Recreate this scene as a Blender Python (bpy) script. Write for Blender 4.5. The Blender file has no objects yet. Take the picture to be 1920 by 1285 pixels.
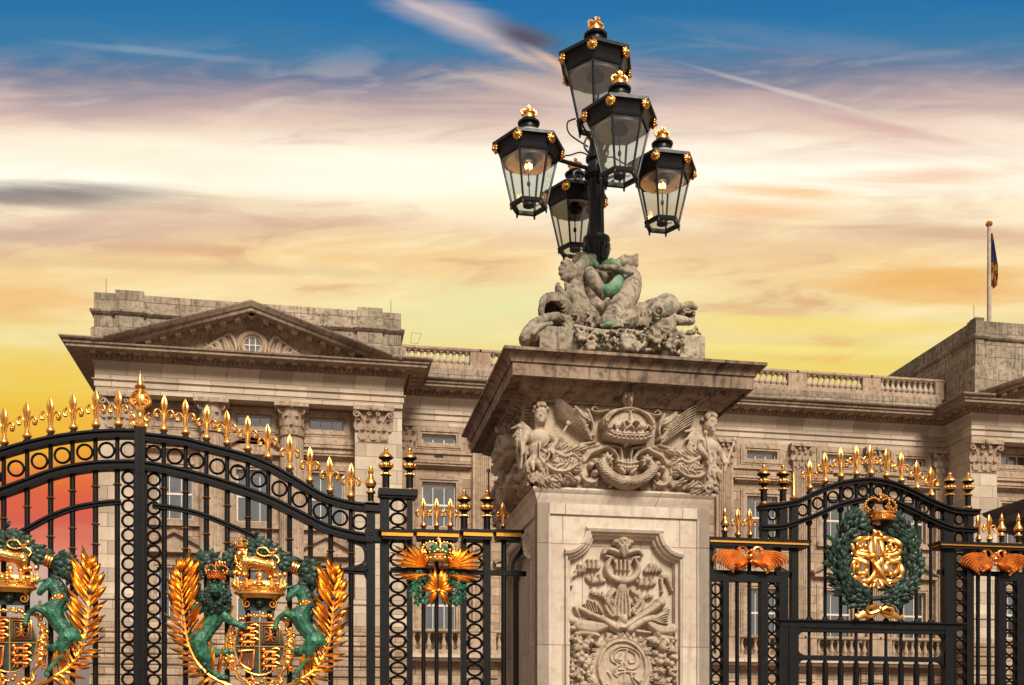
import bpy, bmesh, math, random
import numpy as np
from mathutils import Matrix, Vector, noise as mn
random.seed(7); R=math.radians; PI=math.pi
scene=bpy.context.scene; COL=scene.collection
# ---------------- camera ----------------
# origin = the eye, 1.6 m above the ground; +X runs along the palace front, +Y away from the street, +Z up
F=2050.0; YAW=R(10.3); SN,CS=math.sin(YAW),math.cos(YAW); HY=1400.0
cam=bpy.data.cameras.new('camera'); co=bpy.data.objects.new('camera',cam); COL.objects.link(co)
co.location=(0,0,0); co.rotation_euler=(PI/2,0,-YAW)
cam.sensor_width=36; cam.lens=F/1920*36; cam.shift_y=(HY-642.5)/1920; cam.clip_end=2000; cam.clip_start=.1
scene.camera=co
def PX(px,Y):
    u=(px-960)/F; return Y*(u*CS+SN)/(CS-u*SN)
def DD(px,Y): return PX(px,Y)*SN+Y*CS
def PZ(px,py,Y): return (HY-py)/F*DD(px,Y)
def PW(px,py,Y): return (PX(px,Y),PZ(px,py,Y))
# ---------------- view / sky / sun ----------------
scene.view_settings.view_transform='Standard'; scene.view_settings.look='None'
scene.view_settings.exposure=.13; scene.view_settings.gamma=1
def srgb(r,g,b):
    f=lambda c:(c/255/12.92 if c/255<=.04045 else ((c/255+.055)/1.055)**2.4)
    return (f(r),f(g),f(b),1)
world=bpy.data.worlds.new('World'); scene.world=world; world.use_nodes=True
class NT:
    def __init__(s,nt): s.nt=nt; nt.nodes.clear()
    def n(s,t,**k):
        nd=s.nt.nodes.new(t)
        for a,b in k.items(): setattr(nd,a,b)
        return nd
    def l(s,a,b): s.nt.links.new(a,b)
    def sv(s,sock,v):
        if isinstance(v,bpy.types.NodeSocket): s.l(v,sock)
        else: sock.default_value=v
    def m(s,op,a,b=None,c=None,clamp=False):
        nd=s.n('ShaderNodeMath',operation=op); nd.use_clamp=clamp
        s.sv(nd.inputs[0],a)
        if b is not None: s.sv(nd.inputs[1],b)
        if c is not None: s.sv(nd.inputs[2],c)
        return nd.outputs[0]
    def xyz(s,x,y,z):
        nd=s.n('ShaderNodeCombineXYZ'); s.sv(nd.inputs[0],x); s.sv(nd.inputs[1],y); s.sv(nd.inputs[2],z); return nd.outputs[0]
    def noise(s,vec,scale,detail=4,rough=.55,dist=0):
        nd=s.n('ShaderNodeTexNoise'); s.l(vec,nd.inputs['Vector']); nd.inputs['Scale'].default_value=scale
        nd.inputs['Detail'].default_value=detail; nd.inputs['Roughness'].default_value=rough; nd.inputs['Distortion'].default_value=dist
        return nd.outputs[0]
    def ramp(s,fac,stops,interp='LINEAR'):
        nd=s.n('ShaderNodeValToRGB'); s.l(fac,nd.inputs[0]); cr=nd.color_ramp; cr.interpolation=interp
        while len(cr.elements)>1: cr.elements.remove(cr.elements[-1])
        cr.elements[0].position=stops[0][0]; cr.elements[0].color=stops[0][1]
        for p,c in stops[1:]:
            e=cr.elements.new(p); e.color=c
        return nd.outputs[0]
    def mix(s,fac,a,b,bt='MIX'):
        nd=s.n('ShaderNodeMix',data_type='RGBA',blend_type=bt); s.sv(nd.inputs[0],fac); s.sv(nd.inputs[6],a); s.sv(nd.inputs[7],b); return nd.outputs[2]
    def mr(s,v,a,b,c=0,d=1,smooth=False):
        nd=s.n('ShaderNodeMapRange'); nd.clamp=True
        if smooth: nd.interpolation_type='SMOOTHSTEP'
        s.sv(nd.inputs[0],v)
        for i,x in zip((1,2,3,4),(a,b,c,d)): nd.inputs[i].default_value=x
        return nd.outputs[0]
def build_sky():
    w=NT(world.node_tree); out=w.n('ShaderNodeOutputWorld'); bg=w.n('ShaderNodeBackground'); w.l(bg.outputs[0],out.inputs[0])
    tc=w.n('ShaderNodeTexCoord'); sp=w.n('ShaderNodeSeparateXYZ'); w.l(tc.outputs['Generated'],sp.inputs[0])
    x,y,z=sp.outputs
    az=w.m('ARCTAN2',x,y); hr=w.m('SQRT',w.m('ADD',w.m('MULTIPLY',x,x),w.m('MULTIPLY',y,y)))
    fw=w.m('ADD',w.m('MULTIPLY',x,SN),w.m('MULTIPLY',y,CS))     # towards the sunset
    el=w.m('DIVIDE',z,w.m('MAXIMUM',fw,w.m('ADD',w.m('MULTIPLY',hr,.45),.02)))   # height of the cloud bands, which run straight across the sunset
    v1=w.xyz(w.m('MULTIPLY',az,2.2),w.m('MULTIPLY',el,9.0),0)
    n1=w.noise(v1,1.3,5,.55,.6)
    v2=w.xyz(w.m('MULTIPLY',az,3.0),w.m('ADD',w.m('MULTIPLY',el,26.0),w.m('MULTIPLY',az,1.5)),3.7)
    n2=w.noise(v2,1.5,6,.6,.8)
    e2=w.m('ADD',el,w.m('MULTIPLY',w.m('SUBTRACT',n1,.5),.045))
    e2=w.m('ADD',e2,w.m('MULTIPLY',w.m('SUBTRACT',n2,.5),.03))
    def E(py): return (HY-py)/F
    st=[(1400,(118,92,84)),(1230,(150,132,122)),(1130,(186,168,155)),(1075,(206,168,150)),(1035,(216,132,108)),(985,(206,96,80)),(925,(214,96,66)),(880,(226,120,58)),
        (830,(230,168,56)),(770,(234,188,66)),(710,(232,204,100)),(650,(232,212,134)),(600,(234,212,152)),(540,(240,214,160)),(490,(238,202,146)),(440,(232,202,164)),(385,(250,234,202)),
        (330,(255,250,232)),(275,(252,238,216)),(225,(222,196,178)),(185,(180,160,160)),(140,(108,122,148)),(90,(62,120,160)),(30,(40,112,164)),(-120,(36,98,154))]
    col=w.ramp(w.m('DIVIDE',e2,.8),[(max(0,E(p))/.8,srgb(*c)) for p,c in st]+[(1,srgb(150,150,160))])
    # overhead and all round the sky is a pale veil of cloud; the strong bands lie low in front
    back=w.m('MAXIMUM',w.mr(el,.85,1.5,smooth=True),w.mr(fw,.3,-.3,smooth=True))
    col=w.mix(back,col,srgb(184,174,166))
    # clouds: soft streaks at their own bearing and height
    tx=w.noise(w.xyz(w.m('MULTIPLY',az,5.5),w.m('ADD',w.m('MULTIPLY',el,24.0),w.m('MULTIPLY',az,-2.0)),9.1),1.5,6,.56,.5)
    def zone(p0,p1,lo,hi,c,a):
        nonlocal col
        s_=60/F; f=w.m('MULTIPLY',w.mr(el,E(p1)-s_,E(p1)+s_,smooth=True),w.mr(el,E(p0)+s_,E(p0)-s_,smooth=True))
        col=w.mix(w.m('MULTIPLY',f,w.mr(tx,lo,hi,0,a,smooth=True)),col,srgb(*c))
    zone(360,620,.50,.72,(196,152,132),.55); zone(380,640,.52,.30,(252,232,182),.6); zone(120,300,.5,.7,(190,162,162),.55); zone(110,260,.5,.32,(250,226,206),.22)
    zone(480,760,.55,.75,(232,160,90),.45)
    def feat(px,py,rx,ry,ang,c,a,nz=1.0):
        nonlocal col
        u=(px-960)/F; a0=YAW+math.atan(u); e0=(HY-py)/F
        dx=w.m('SUBTRACT',az,a0); de=w.m('SUBTRACT',el,e0); ca,sa=math.cos(R(ang)),math.sin(R(ang))
        p=w.m('MULTIPLY',w.m('ADD',w.m('MULTIPLY',dx,ca),w.m('MULTIPLY',de,sa)),F/rx)
        q=w.m('MULTIPLY',w.m('SUBTRACT',w.m('MULTIPLY',de,ca),w.m('MULTIPLY',dx,sa)),F/ry)
        d=w.m('SQRT',w.m('ADD',w.m('MULTIPLY',p,p),w.m('MULTIPLY',q,q)))
        d=w.m('ADD',d,w.m('MULTIPLY',w.m('SUBTRACT',n2,.5),1.7*nz))
        f=w.mr(d,1.0,.1,0,a,smooth=True)
        col=w.mix(f,col,srgb(*c))
    feat(80,368,330,36,1,(118,108,114),.85,.7)
    feat(640,340,330,50,-2,(255,250,236),.7,.6)
    feat(60,440,300,26,3,(180,150,136),.6)
    feat(180,420,560,60,2,(206,176,158),.5)
    feat(560,330,420,40,-1,(252,242,222),.8)
    feat(250,300,330,44,-3,(250,232,206),.6)
    feat(1000,170,360,75,8,(214,186,168),.5)
    feat(880,48,230,52,-20,(198,180,180),.8,.6)
    feat(985,70,120,36,-20,(84,78,96),.95,.6)
    feat(1040,118,90,16,-30,(226,186,160),.8,.6)
    feat(830,30,190,12,-22,(206,190,186),.6)
    feat(980,105,130,14,-24,(206,176,160),.7)
    feat(1500,215,420,40,-8,(216,190,178),.55)
    feat(1640,235,240,20,-14,(190,150,150),.6)
    feat(1760,330,300,28,2,(226,160,110),.55)
    feat(1480,360,200,22,-4,(238,176,110),.6)
    feat(1560,292,420,26,0,(246,232,212),.7)
    feat(1800,440,330,36,-3,(196,150,128),.6)
    feat(1420,470,380,30,3,(226,190,150),.5)
    feat(1700,520,430,26,4,(228,176,100),.6)
    feat(1560,610,460,30,-2,(240,214,110),.6)
    feat(1500,655,300,14,-2,(244,226,130),.6,.8)
    feat(880,600,380,90,0,(230,222,160),.75,.5)
    feat(1000,560,500,60,0,(226,224,168),.6)
    feat(330,500,560,16,-2,(214,184,140),.55)
    feat(60,560,220,60,0,(232,170,90),.5)
    feat(30,700,300,70,0,(234,190,60),.5)
    feat(1760,540,260,50,2,(232,170,90),.6)
    feat(1420,392,260,34,-2,(236,170,100),.55)
    feat(1700,270,330,60,-4,(222,186,168),.55)
    feat(280,96,260,10,-6,(150,170,188),.35)
    feat(1600,90,360,34,-8,(110,134,168),.5)
    feat(1250,230,420,26,-14,(224,200,186),.45)
    feat(1500,180,300,8,-16,(226,206,196),.5,.5)
    w.l(col,bg.inputs[0]); bg.inputs[1].default_value=1.0
build_sky()
sun=bpy.data.lights.new('sun','SUN'); so=bpy.data.objects.new('sun',sun); COL.objects.link(so)
sun.energy=4.3; sun.angle=R(20); sun.color=(1,.92,.80)
SUN_AZ,SUN_EL=R(170),R(39)      # bearing the light comes from (from +Y towards +X) and its height
d=Vector((math.sin(SUN_AZ)*math.cos(SUN_EL),math.cos(SUN_AZ)*math.cos(SUN_EL),math.sin(SUN_EL)))
so.rotation_euler=d.to_track_quat('Z','Y').to_euler()
# ---------------- materials ----------------
def mat(name): m=bpy.data.materials.new(name); m.use_nodes=True; return m,NT(m.node_tree)
def pbsdf(w,**k):
    out=w.n('ShaderNodeOutputMaterial'); b=w.n('ShaderNodeBsdfPrincipled'); w.l(b.outputs[0],out.inputs[0])
    for a,v in k.items():
        w.sv(b.inputs[a.replace('_',' ')],v)
    return b
def bump(w,b,h,strength=.4,dist=.02):
    n=w.n('ShaderNodeBump'); n.inputs['Strength'].default_value=strength; n.inputs['Distance'].default_value=dist
    w.l(h,n.inputs['Height']); w.l(n.outputs[0],b.inputs['Normal'])
def stone(name,c1,c2,dirt,bw=0,bh=.4,joint=.012,dirtamt=.5,streak=.5,speck=0,rough=.85,scale=1.0,green=None,jdark=.45,bv=1.0,dt=.48):
    m,w=mat(name); tc=w.n('ShaderNodeTexCoord'); ob=tc.outputs['Object']
    sp=w.n('ShaderNodeSeparateXYZ'); w.l(ob,sp.inputs[0]); x,y,z=sp.outputs
    n1=w.noise(ob,.7*scale,6,.6); n2=w.noise(ob,5*scale,5,.6); n3=w.noise(ob,34*scale,3,.6)
    col=w.mix(w.mr(n1,.35,.65),c1,c2)
    nb=w.noise(ob,.23*scale,3,.5); col=w.mix(w.mr(nb,.52,.7,0,.45),col,dirt)
    h=w.m('MULTIPLY',n3,.35)
    if bw:
        u=w.m('ADD',x,y); br=w.n('ShaderNodeTexBrick'); w.l(w.xyz(u,z,0),br.inputs['Vector'])
        br.inputs['Scale'].default_value=1; br.inputs['Brick Width'].default_value=bw; br.inputs['Row Height'].default_value=bh
        br.inputs['Mortar Size'].default_value=joint; br.inputs['Mortar Smooth'].default_value=.3; br.inputs['Bias'].default_value=0
        br.inputs['Color1'].default_value=(1-.26*bv,1-.28*bv,1-.30*bv,1); br.inputs['Color2'].default_value=(1+.12*bv,1+.10*bv,1+.08*bv,1); br.inputs['Mortar'].default_value=(jdark,jdark*.8,jdark*.7,1)
        col=w.mix(1.0,col,br.outputs[0],'MULTIPLY')
        h=w.m('SUBTRACT',h,w.m('MULTIPLY',br.outputs['Fac'],1.2))
    # rain streaks
    sv=w.xyz(w.m('MULTIPLY',w.m('ADD',x,y),6.0*scale),w.m('MULTIPLY',z,.45*scale),w.m('MULTIPLY',y,.5))
    ns=w.noise(sv,1.2,4,.6)
    col=w.mix(w.m('MULTIPLY',w.mr(ns,.5,.72),streak),col,dirt)
    col=w.mix(w.m('MULTIPLY',w.mr(n2,dt,dt+.22),dirtamt),col,dirt)
    if speck: col=w.mix(w.m('MULTIPLY',w.mr(n3,.6,.72),speck),col,dirt)
    if green: col=w.mix(w.mr(w.noise(ob,1.6*scale,4,.6),.58,.7,0,.8),col,green)
    b=pbsdf(w,Base_Color=col,Roughness=rough); bump(w,b,w.m('ADD',h,w.m('MULTIPLY',n2,.5)),.6,.012/scale**.5)
    return m
M={}
M['ashlar']=stone('palace_stone',(.47,.35,.24,1),(.37,.265,.175,1),(.15,.09,.058,1),bw=1.05,bh=.43,bv=1.35,joint=.018,dirtamt=.45,streak=.5)
M['trim']=stone('palace_trim_stone',(.47,.345,.235,1),(.36,.255,.17,1),(.12,.072,.046,1),dirtamt=.6,streak=.5)
M['dressed']=stone('palace_pale_stone',(.56,.47,.36,1),(.48,.385,.28,1),(.28,.19,.13,1),bw=1.4,bh=.6,joint=.014,dirtamt=.2,streak=.2)
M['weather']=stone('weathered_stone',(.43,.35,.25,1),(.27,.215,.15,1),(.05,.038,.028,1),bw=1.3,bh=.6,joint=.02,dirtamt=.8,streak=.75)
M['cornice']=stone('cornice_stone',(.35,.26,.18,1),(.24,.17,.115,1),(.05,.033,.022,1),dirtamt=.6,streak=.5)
M['pier']=stone('pier_stone',(.63,.54,.43,1),(.53,.435,.33,1),(.27,.18,.12,1),bw=1.35,bh=1.12,joint=.006,jdark=.6,bv=.25,dirtamt=.35,streak=.4,speck=.55,scale=2.2,rough=.7)
M['relief']=stone('carved_stone',(.53,.425,.315,1),(.40,.30,.205,1),(.14,.085,.05,1),dirtamt=.55,streak=.35,scale=3)
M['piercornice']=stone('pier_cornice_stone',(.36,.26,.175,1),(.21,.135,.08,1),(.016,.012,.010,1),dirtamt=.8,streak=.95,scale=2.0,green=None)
M['sculpt']=stone('sculpture_stone',(.46,.38,.275,1),(.30,.23,.155,1),(.05,.037,.025,1),dirtamt=1.0,streak=.75,scale=2.6,dt=.47,green=(.17,.27,.17,1))
M['darkstone']=stone('dark_pier_stone',(.115,.09,.075,1),(.085,.065,.055,1),(.04,.03,.025,1),dirtamt=.5,streak=.4,scale=2)
def simple(name,col,rough,metal=0,var=.3,sc=30,bmp=.15,c2=None,coat=0):
    m,w=mat(name); tc=w.n('ShaderNodeTexCoord'); n=w.noise(tc.outputs['Object'],sc,4,.6)
    c2=c2 or tuple(c*(1-var) for c in col[:3])+(1,)
    b=pbsdf(w,Base_Color=w.mix(w.mr(n,.4,.62),col,c2),Roughness=w.mr(n,.3,.7,rough*.8,min(1,rough*1.3)),Metallic=metal)
    if coat: b.inputs['Coat Weight'].default_value=coat
    bump(w,b,n,bmp,.004); return m
def dull(m,v):
    m.node_tree.nodes['Principled BSDF'].inputs['Specular IOR Level'].default_value=v; return m
M['iron']=dull(simple('black_iron_paint',(.0055,.005,.005,1),.42,0,.3,14,.25),.22)
M['gold']=simple('gilding',(1.0,.58,.18,1),.30,1,.3,12,.35,c2=(.70,.31,.06,1))
M['gold_deep']=simple('deep_gilding',(1.0,.55,.15,1),.31,1,.3,12,.35,c2=(.74,.29,.05,1))
M['gold_red']=simple('reddish_gilding',(1.0,.36,.07,1),.30,.9,.3,10,.3,c2=(.6,.15,.025,1))
M['gold_flat']=simple('gilt_band',(.78,.36,.05,1),.4,.8,.3,10,.1)
M['green']=simple('green_patina',(.035,.19,.10,1),.45,.05,.5,16,.7,c2=(.006,.036,.022,1))
M['darkgreen']=simple('dark_green_patina',(.016,.052,.030,1),.5,.05,.5,12,.4,c2=(.004,.010,.007,1))
M['copper']=simple('verdigris',(.07,.23,.13,1),.7,0,.3,9,.5,c2=(.22,.27,.17,1))
M['lampiron']=dull(simple('lamp_black_paint',(.008,.008,.010,1),.36,0,.3,8,.15),.3)
M['reflector']=simple('enamel_reflector',(.62,.54,.48,1),.5,0,.2,5,.1)
M['domeglass']=simple('dome_glazing',(.42,.43,.40,1),.25,0,.2,5,.05)
M['white']=simple('white_paint',(.66,.58,.48,1),.5,0,.15,10,.05)
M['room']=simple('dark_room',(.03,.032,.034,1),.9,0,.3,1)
M['curtain']=simple('net_curtain',(.36,.36,.34,1),.9,0,.3,2.5,.05)
M['ground']=simple('red_tarmac',(.16,.10,.08,1),.9,0,.3,1.5,.4)
M['pole']=simple('flagpole_paint',(.45,.36,.26,1),.6,0,.3,2,.1)
def glass(name,tint,mixf,rough=.03):
    m,w=mat(name); out=w.n('ShaderNodeOutputMaterial'); t=w.n('ShaderNodeBsdfTransparent'); g=w.n('ShaderNodeBsdfGlossy'); x=w.n('ShaderNodeMixShader')
    t.inputs[0].default_value=tint; g.inputs['Roughness'].default_value=rough; g.inputs[0].default_value=(.9,.9,.9,1)
    x.inputs[0].default_value=mixf; w.l(t.outputs[0],x.inputs[1]); w.l(g.outputs[0],x.inputs[2]); w.l(x.outputs[0],out.inputs[0]); return m
M['glass']=glass('lantern_glass',(.80,.82,.79,1),.12,.06)
def pane():
    m,w=mat('window_glass'); tc=w.n('ShaderNodeTexCoord'); n=w.noise(tc.outputs['Object'],.45,2)
    b=pbsdf(w,Base_Color=w.mix(w.mr(n,.4,.6),(.10,.14,.16,1),(.20,.23,.23,1)),Roughness=.25); b.inputs['IOR'].default_value=1.25
    return m
M['pane']=glass('window_glass',(.62,.70,.72,1),.30,.12)
def emis(name,c,s):
    m,w=mat(name); out=w.n('ShaderNodeOutputMaterial'); e=w.n('ShaderNodeEmission'); e.inputs[0].default_value=c; e.inputs[1].default_value=s; w.l(e.outputs[0],out.inputs[0]); return m
M['flame']=emis('gas_flame',(1,.52,.14,1),9)
# ---------------- helpers ----------------
def rotm(ax,ang): return Matrix.Rotation(R(ang),4,ax)
class MB:
    def __init__(s,T=None): s.v=[];s.f=[];s.mi=[];s.T=T;s.cur=0
    def add(s,vs,fs,mi=None):
        o=len(s.v)
        if s.T is not None: vs=[tuple(s.T@Vector(v)) for v in vs]
        s.v+=[tuple(v) for v in vs]; s.f+=[tuple(i+o for i in f) for f in fs]; s.mi+=[s.cur if mi is None else mi]*len(fs)
    def box(s,x0,x1,y0,y1,z0,z1):
        s.add([(x0,y0,z0),(x1,y0,z0),(x1,y1,z0),(x0,y1,z0),(x0,y0,z1),(x1,y0,z1),(x1,y1,z1),(x0,y1,z1)],
              [(0,3,2,1),(4,5,6,7),(0,1,5,4),(1,2,6,5),(2,3,7,6),(3,0,4,7)])
    def bbox(s,cx,cy,cz,w,d,h): s.box(cx-w/2,cx+w/2,cy-d/2,cy+d/2,cz-h/2,cz+h/2)
    def prism(s,poly,y0,y1):
        n=len(poly); s.add([(x,y0,z) for x,z in poly]+[(x,y1,z) for x,z in poly],
            [tuple(range(n)),tuple(range(2*n-1,n-1,-1))]+[(i,i+n,(i+1)%n+n,(i+1)%n) for i in range(n)])
    def lathe(s,prof,c=(0,0,0),n=16,a0=0,flute=0,fd=0,cap=True,mis=None):
        vs=[];fs=[];mi=[]
        for r,z in prof:
            for i in range(n):
                a=a0+2*PI*i/n; rr=r*(1-fd*(.5+.5*math.cos(flute*a))) if flute else r
                vs.append((c[0]+rr*math.cos(a),c[1]+rr*math.sin(a),c[2]+z))
        for k in range(len(prof)-1):
            for i in range(n):
                j=(i+1)%n; fs.append((k*n+i,k*n+j,(k+1)*n+j,(k+1)*n+i)); mi.append(mis[k] if mis else s.cur)
        if cap:
            fs.append(tuple(range(n-1,-1,-1))); fs.append(tuple((len(prof)-1)*n+i for i in range(n))); mi+=[mi[0],mi[-1]]
        o=len(s.f); s.add(vs,fs); s.mi[o:]=mi
    def tube(s,pts,r,n=8,closed=False,flat=1.0,up=(0,1,0),cap=True):
        P=[Vector(p) for p in pts]; m=len(P); rs=r if hasattr(r,'__len__') else [r]*m
        up=Vector(up); vs=[];fs=[]
        for i in range(m):
            a=P[(i-1)%m] if (closed or i) else P[i]; b=P[(i+1)%m] if (closed or i<m-1) else P[i]
            t=(b-a).normalized(); u=up-t*up.dot(t)
            if u.length<1e-3: u=Vector((1,0,0))-t*t.x
            u.normalize(); w=t.cross(u)
            for k in range(n):
                q=2*PI*k/n; vs.append(P[i]+(w*math.cos(q)+u*math.sin(q)*flat)*rs[i])
        for i in range(m if closed else m-1):
            j=(i+1)%m
            for k in range(n):
                l=(k+1)%n; fs.append((i*n+k,i*n+l,j*n+l,j*n+k))
        if not closed and cap: fs+= [tuple(range(n-1,-1,-1)),tuple((m-1)*n+k for k in range(n))]
        s.add(vs,fs)
    def ring(s,cx,cy,cz,Rr,r,n=22,m=6,flat=1.0,sq=1.0):
        s.tube([(cx+Rr*math.cos(2*PI*i/n),cy,cz+Rr*sq*math.sin(2*PI*i/n)) for i in range(n)],r,m,True,flat)
    def ell(s,c,r,rot=None,n=14,m=9):
        if not hasattr(r,'__len__'): r=(r,r,r)
        vs=[];fs=[]; c=Vector(c)
        for j in range(m+1):
            t=PI*j/m
            for i in range(n):
                a=2*PI*i/n; v=Vector((r[0]*math.sin(t)*math.cos(a),r[1]*math.sin(t)*math.sin(a),r[2]*math.cos(t)))
                if rot is not None: v=rot.to_3x3()@v
                vs.append(c+v)
        for j in range(m):
            for i in range(n):
                k=(i+1)%n; q=(j*n+i,(j+1)*n+i,(j+1)*n+k,j*n+k)
                if j==0: q=(j*n+i,(j+1)*n+i,(j+1)*n+k)
                elif j==m-1: q=(j*n+i,(j+1)*n+i,j*n+k)
                fs.append(q)
        s.add(vs,fs)
    def limb(s,pts,rs,n=12):
        s.tube(pts,rs,n,up=(0.13,1,.07))
        for p,r in zip(pts,rs): s.ell(p,r,n=n,m=8)
    def sweep(s,pts,prof,closed=False):
        """profile (in-plane normal offset, y) carried along a curve (x,z) in an upright plane"""
        m=len(pts);n=len(prof);vs=[];fs=[]
        for i in range(m):
            a=pts[max(0,i-1)];b=pts[min(m-1,i+1)]; tx,tz=b[0]-a[0],b[1]-a[1]; L=math.hypot(tx,tz) or 1; nx,nz=-tz/L,tx/L
            for (o,y) in prof: vs.append((pts[i][0]+nx*o,y,pts[i][1]+nz*o))
        for i in range(m-1):
            for k in range(n):
                l=(k+1)%n; fs.append((i*n+k,(i+1)*n+k,(i+1)*n+l,i*n+l))
        fs+=[tuple(range(n)),tuple((m-1)*n+k for k in range(n-1,-1,-1))]
        s.add(vs,fs)
    def mold(s,path,prof,closed=False):
        """moulding: plan path (x,y), outward = right-hand side of travel; profile (outward,z)"""
        m=len(path);n=len(prof);vs=[];fs=[]
        for i in range(m):
            p=Vector(path[i]); a=Vector(path[i-1]) if (closed or i) else None; b=Vector(path[(i+1)%m]) if (closed or i<m-1) else None
            d1=(p-a).normalized() if a is not None else None; d2=(b-p).normalized() if b is not None else None
            if d1 is None: d1=d2
            if d2 is None: d2=d1
            n1=Vector((d1.y,-d1.x)); n2=Vector((d2.y,-d2.x)); q=(n1+n2); q=q/max(.2,(1+n1.dot(n2)))
            for (o,z) in prof: vs.append((p.x+q.x*o,p.y+q.y*o,z))
        for i in range(m if closed else m-1):
            j=(i+1)%m
            for k in range(n):
                l=(k+1)%n; fs.append((i*n+k,i*n+l,j*n+l,j*n+k))
        if not closed: fs+=[tuple(range(n-1,-1,-1)),tuple((m-1)*n+k for k in range(n))]
        s.add(vs,fs)
    def mesh(s,name,mats,smooth=40,fix=True):
        me=bpy.data.meshes.new(name); me.from_pydata(s.v,[],s.f); me.validate()
        mats=mats if isinstance(mats,(list,tuple)) else [mats]
        for m in mats: me.materials.append(M[m])
        if len(me.polygons)==len(s.mi): me.polygons.foreach_set('material_index',s.mi)
        if fix:
            b=bmesh.new(); b.from_mesh(me); bmesh.ops.recalc_face_normals(b,faces=b.faces); b.to_mesh(me); b.free()
        if smooth: me.shade_smooth(); me.set_sharp_from_angle(angle=R(smooth))
        return me
    def build(s,name,mats,parent=None,smooth=40,**k): return link(name,s.mesh(name,mats,smooth),parent,**k)
def link(name,data,parent=None,loc=None,rot=None,scale=None,**k):
    o=bpy.data.objects.new(name,data); COL.objects.link(o)
    if parent is not None: o.parent=parent
    if loc is not None: o.location=loc
    if rot is not None: o.rotation_euler=rot
    if scale is not None: o.scale=scale if hasattr(scale,'__len__') else (scale,)*3
    for a,b in k.items(): o[a]=b
    return o
def thing(name,label,cat,loc=(0,0,0),group=None,rz=0):
    o=link(name,None,None,loc,(0,0,rz)); o['label']=label; o['category']=cat
    if group: o['group']=group
    return o
def bakemods(mb,name,mats,voxel,sm=3,disp=0,dsc=.05,decim=0):
    """fuse overlapping closed shapes into one continuous carved or cast surface"""
    me=mb.mesh(name+'_raw',mats,0); o=bpy.data.objects.new(name+'_raw',me); COL.objects.link(o)
    r=o.modifiers.new('r','REMESH'); r.mode='VOXEL'; r.voxel_size=voxel
    if sm: q=o.modifiers.new('s','SMOOTH'); q.iterations=sm; q.factor=.5
    if disp:
        t=bpy.data.textures.new(name,'CLOUDS'); t.noise_scale=dsc; t.noise_depth=2
        q=o.modifiers.new('d','DISPLACE'); q.texture=t; q.strength=disp; q.mid_level=.5; q.texture_coords='LOCAL'
    if decim: q=o.modifiers.new('c','DECIMATE'); q.ratio=decim
    bpy.context.view_layer.update(); dg=bpy.context.evaluated_depsgraph_get()
    res=bpy.data.meshes.new_from_object(o.evaluated_get(dg)); res.name=name
    bpy.data.objects.remove(o); bpy.data.meshes.remove(me)
    res.shade_smooth(); return res
def cr(pts,n=6,closed=False):
    """Catmull-Rom through the points"""
    P=[np.array(p,float) for p in pts]; m=len(P); out=[]
    g=lambda i:P[i%m] if closed else P[min(max(i,0),m-1)]
    for i in range(m if closed else m-1):
        a,b,c,d=g(i-1),g(i),g(i+1),g(i+2)
        for k in range(n):
            t=k/n; out.append(tuple(.5*((2*b)+(c-a)*t+(2*a-5*b+4*c-d)*t*t+(3*b-a-3*c+d)*t**3)))
    if not closed: out.append(tuple(P[-1]))
    return out
def spiral(cx,cz,r,turns,a0,dr=.12,n=26,sgn=1):
    return [(cx+r*(1-(1-dr)*i/n)*math.cos(a0+sgn*2*PI*turns*i/n),cz+r*(1-(1-dr)*i/n)*math.sin(a0+sgn*2*PI*turns*i/n)) for i in range(n+1)]
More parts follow.
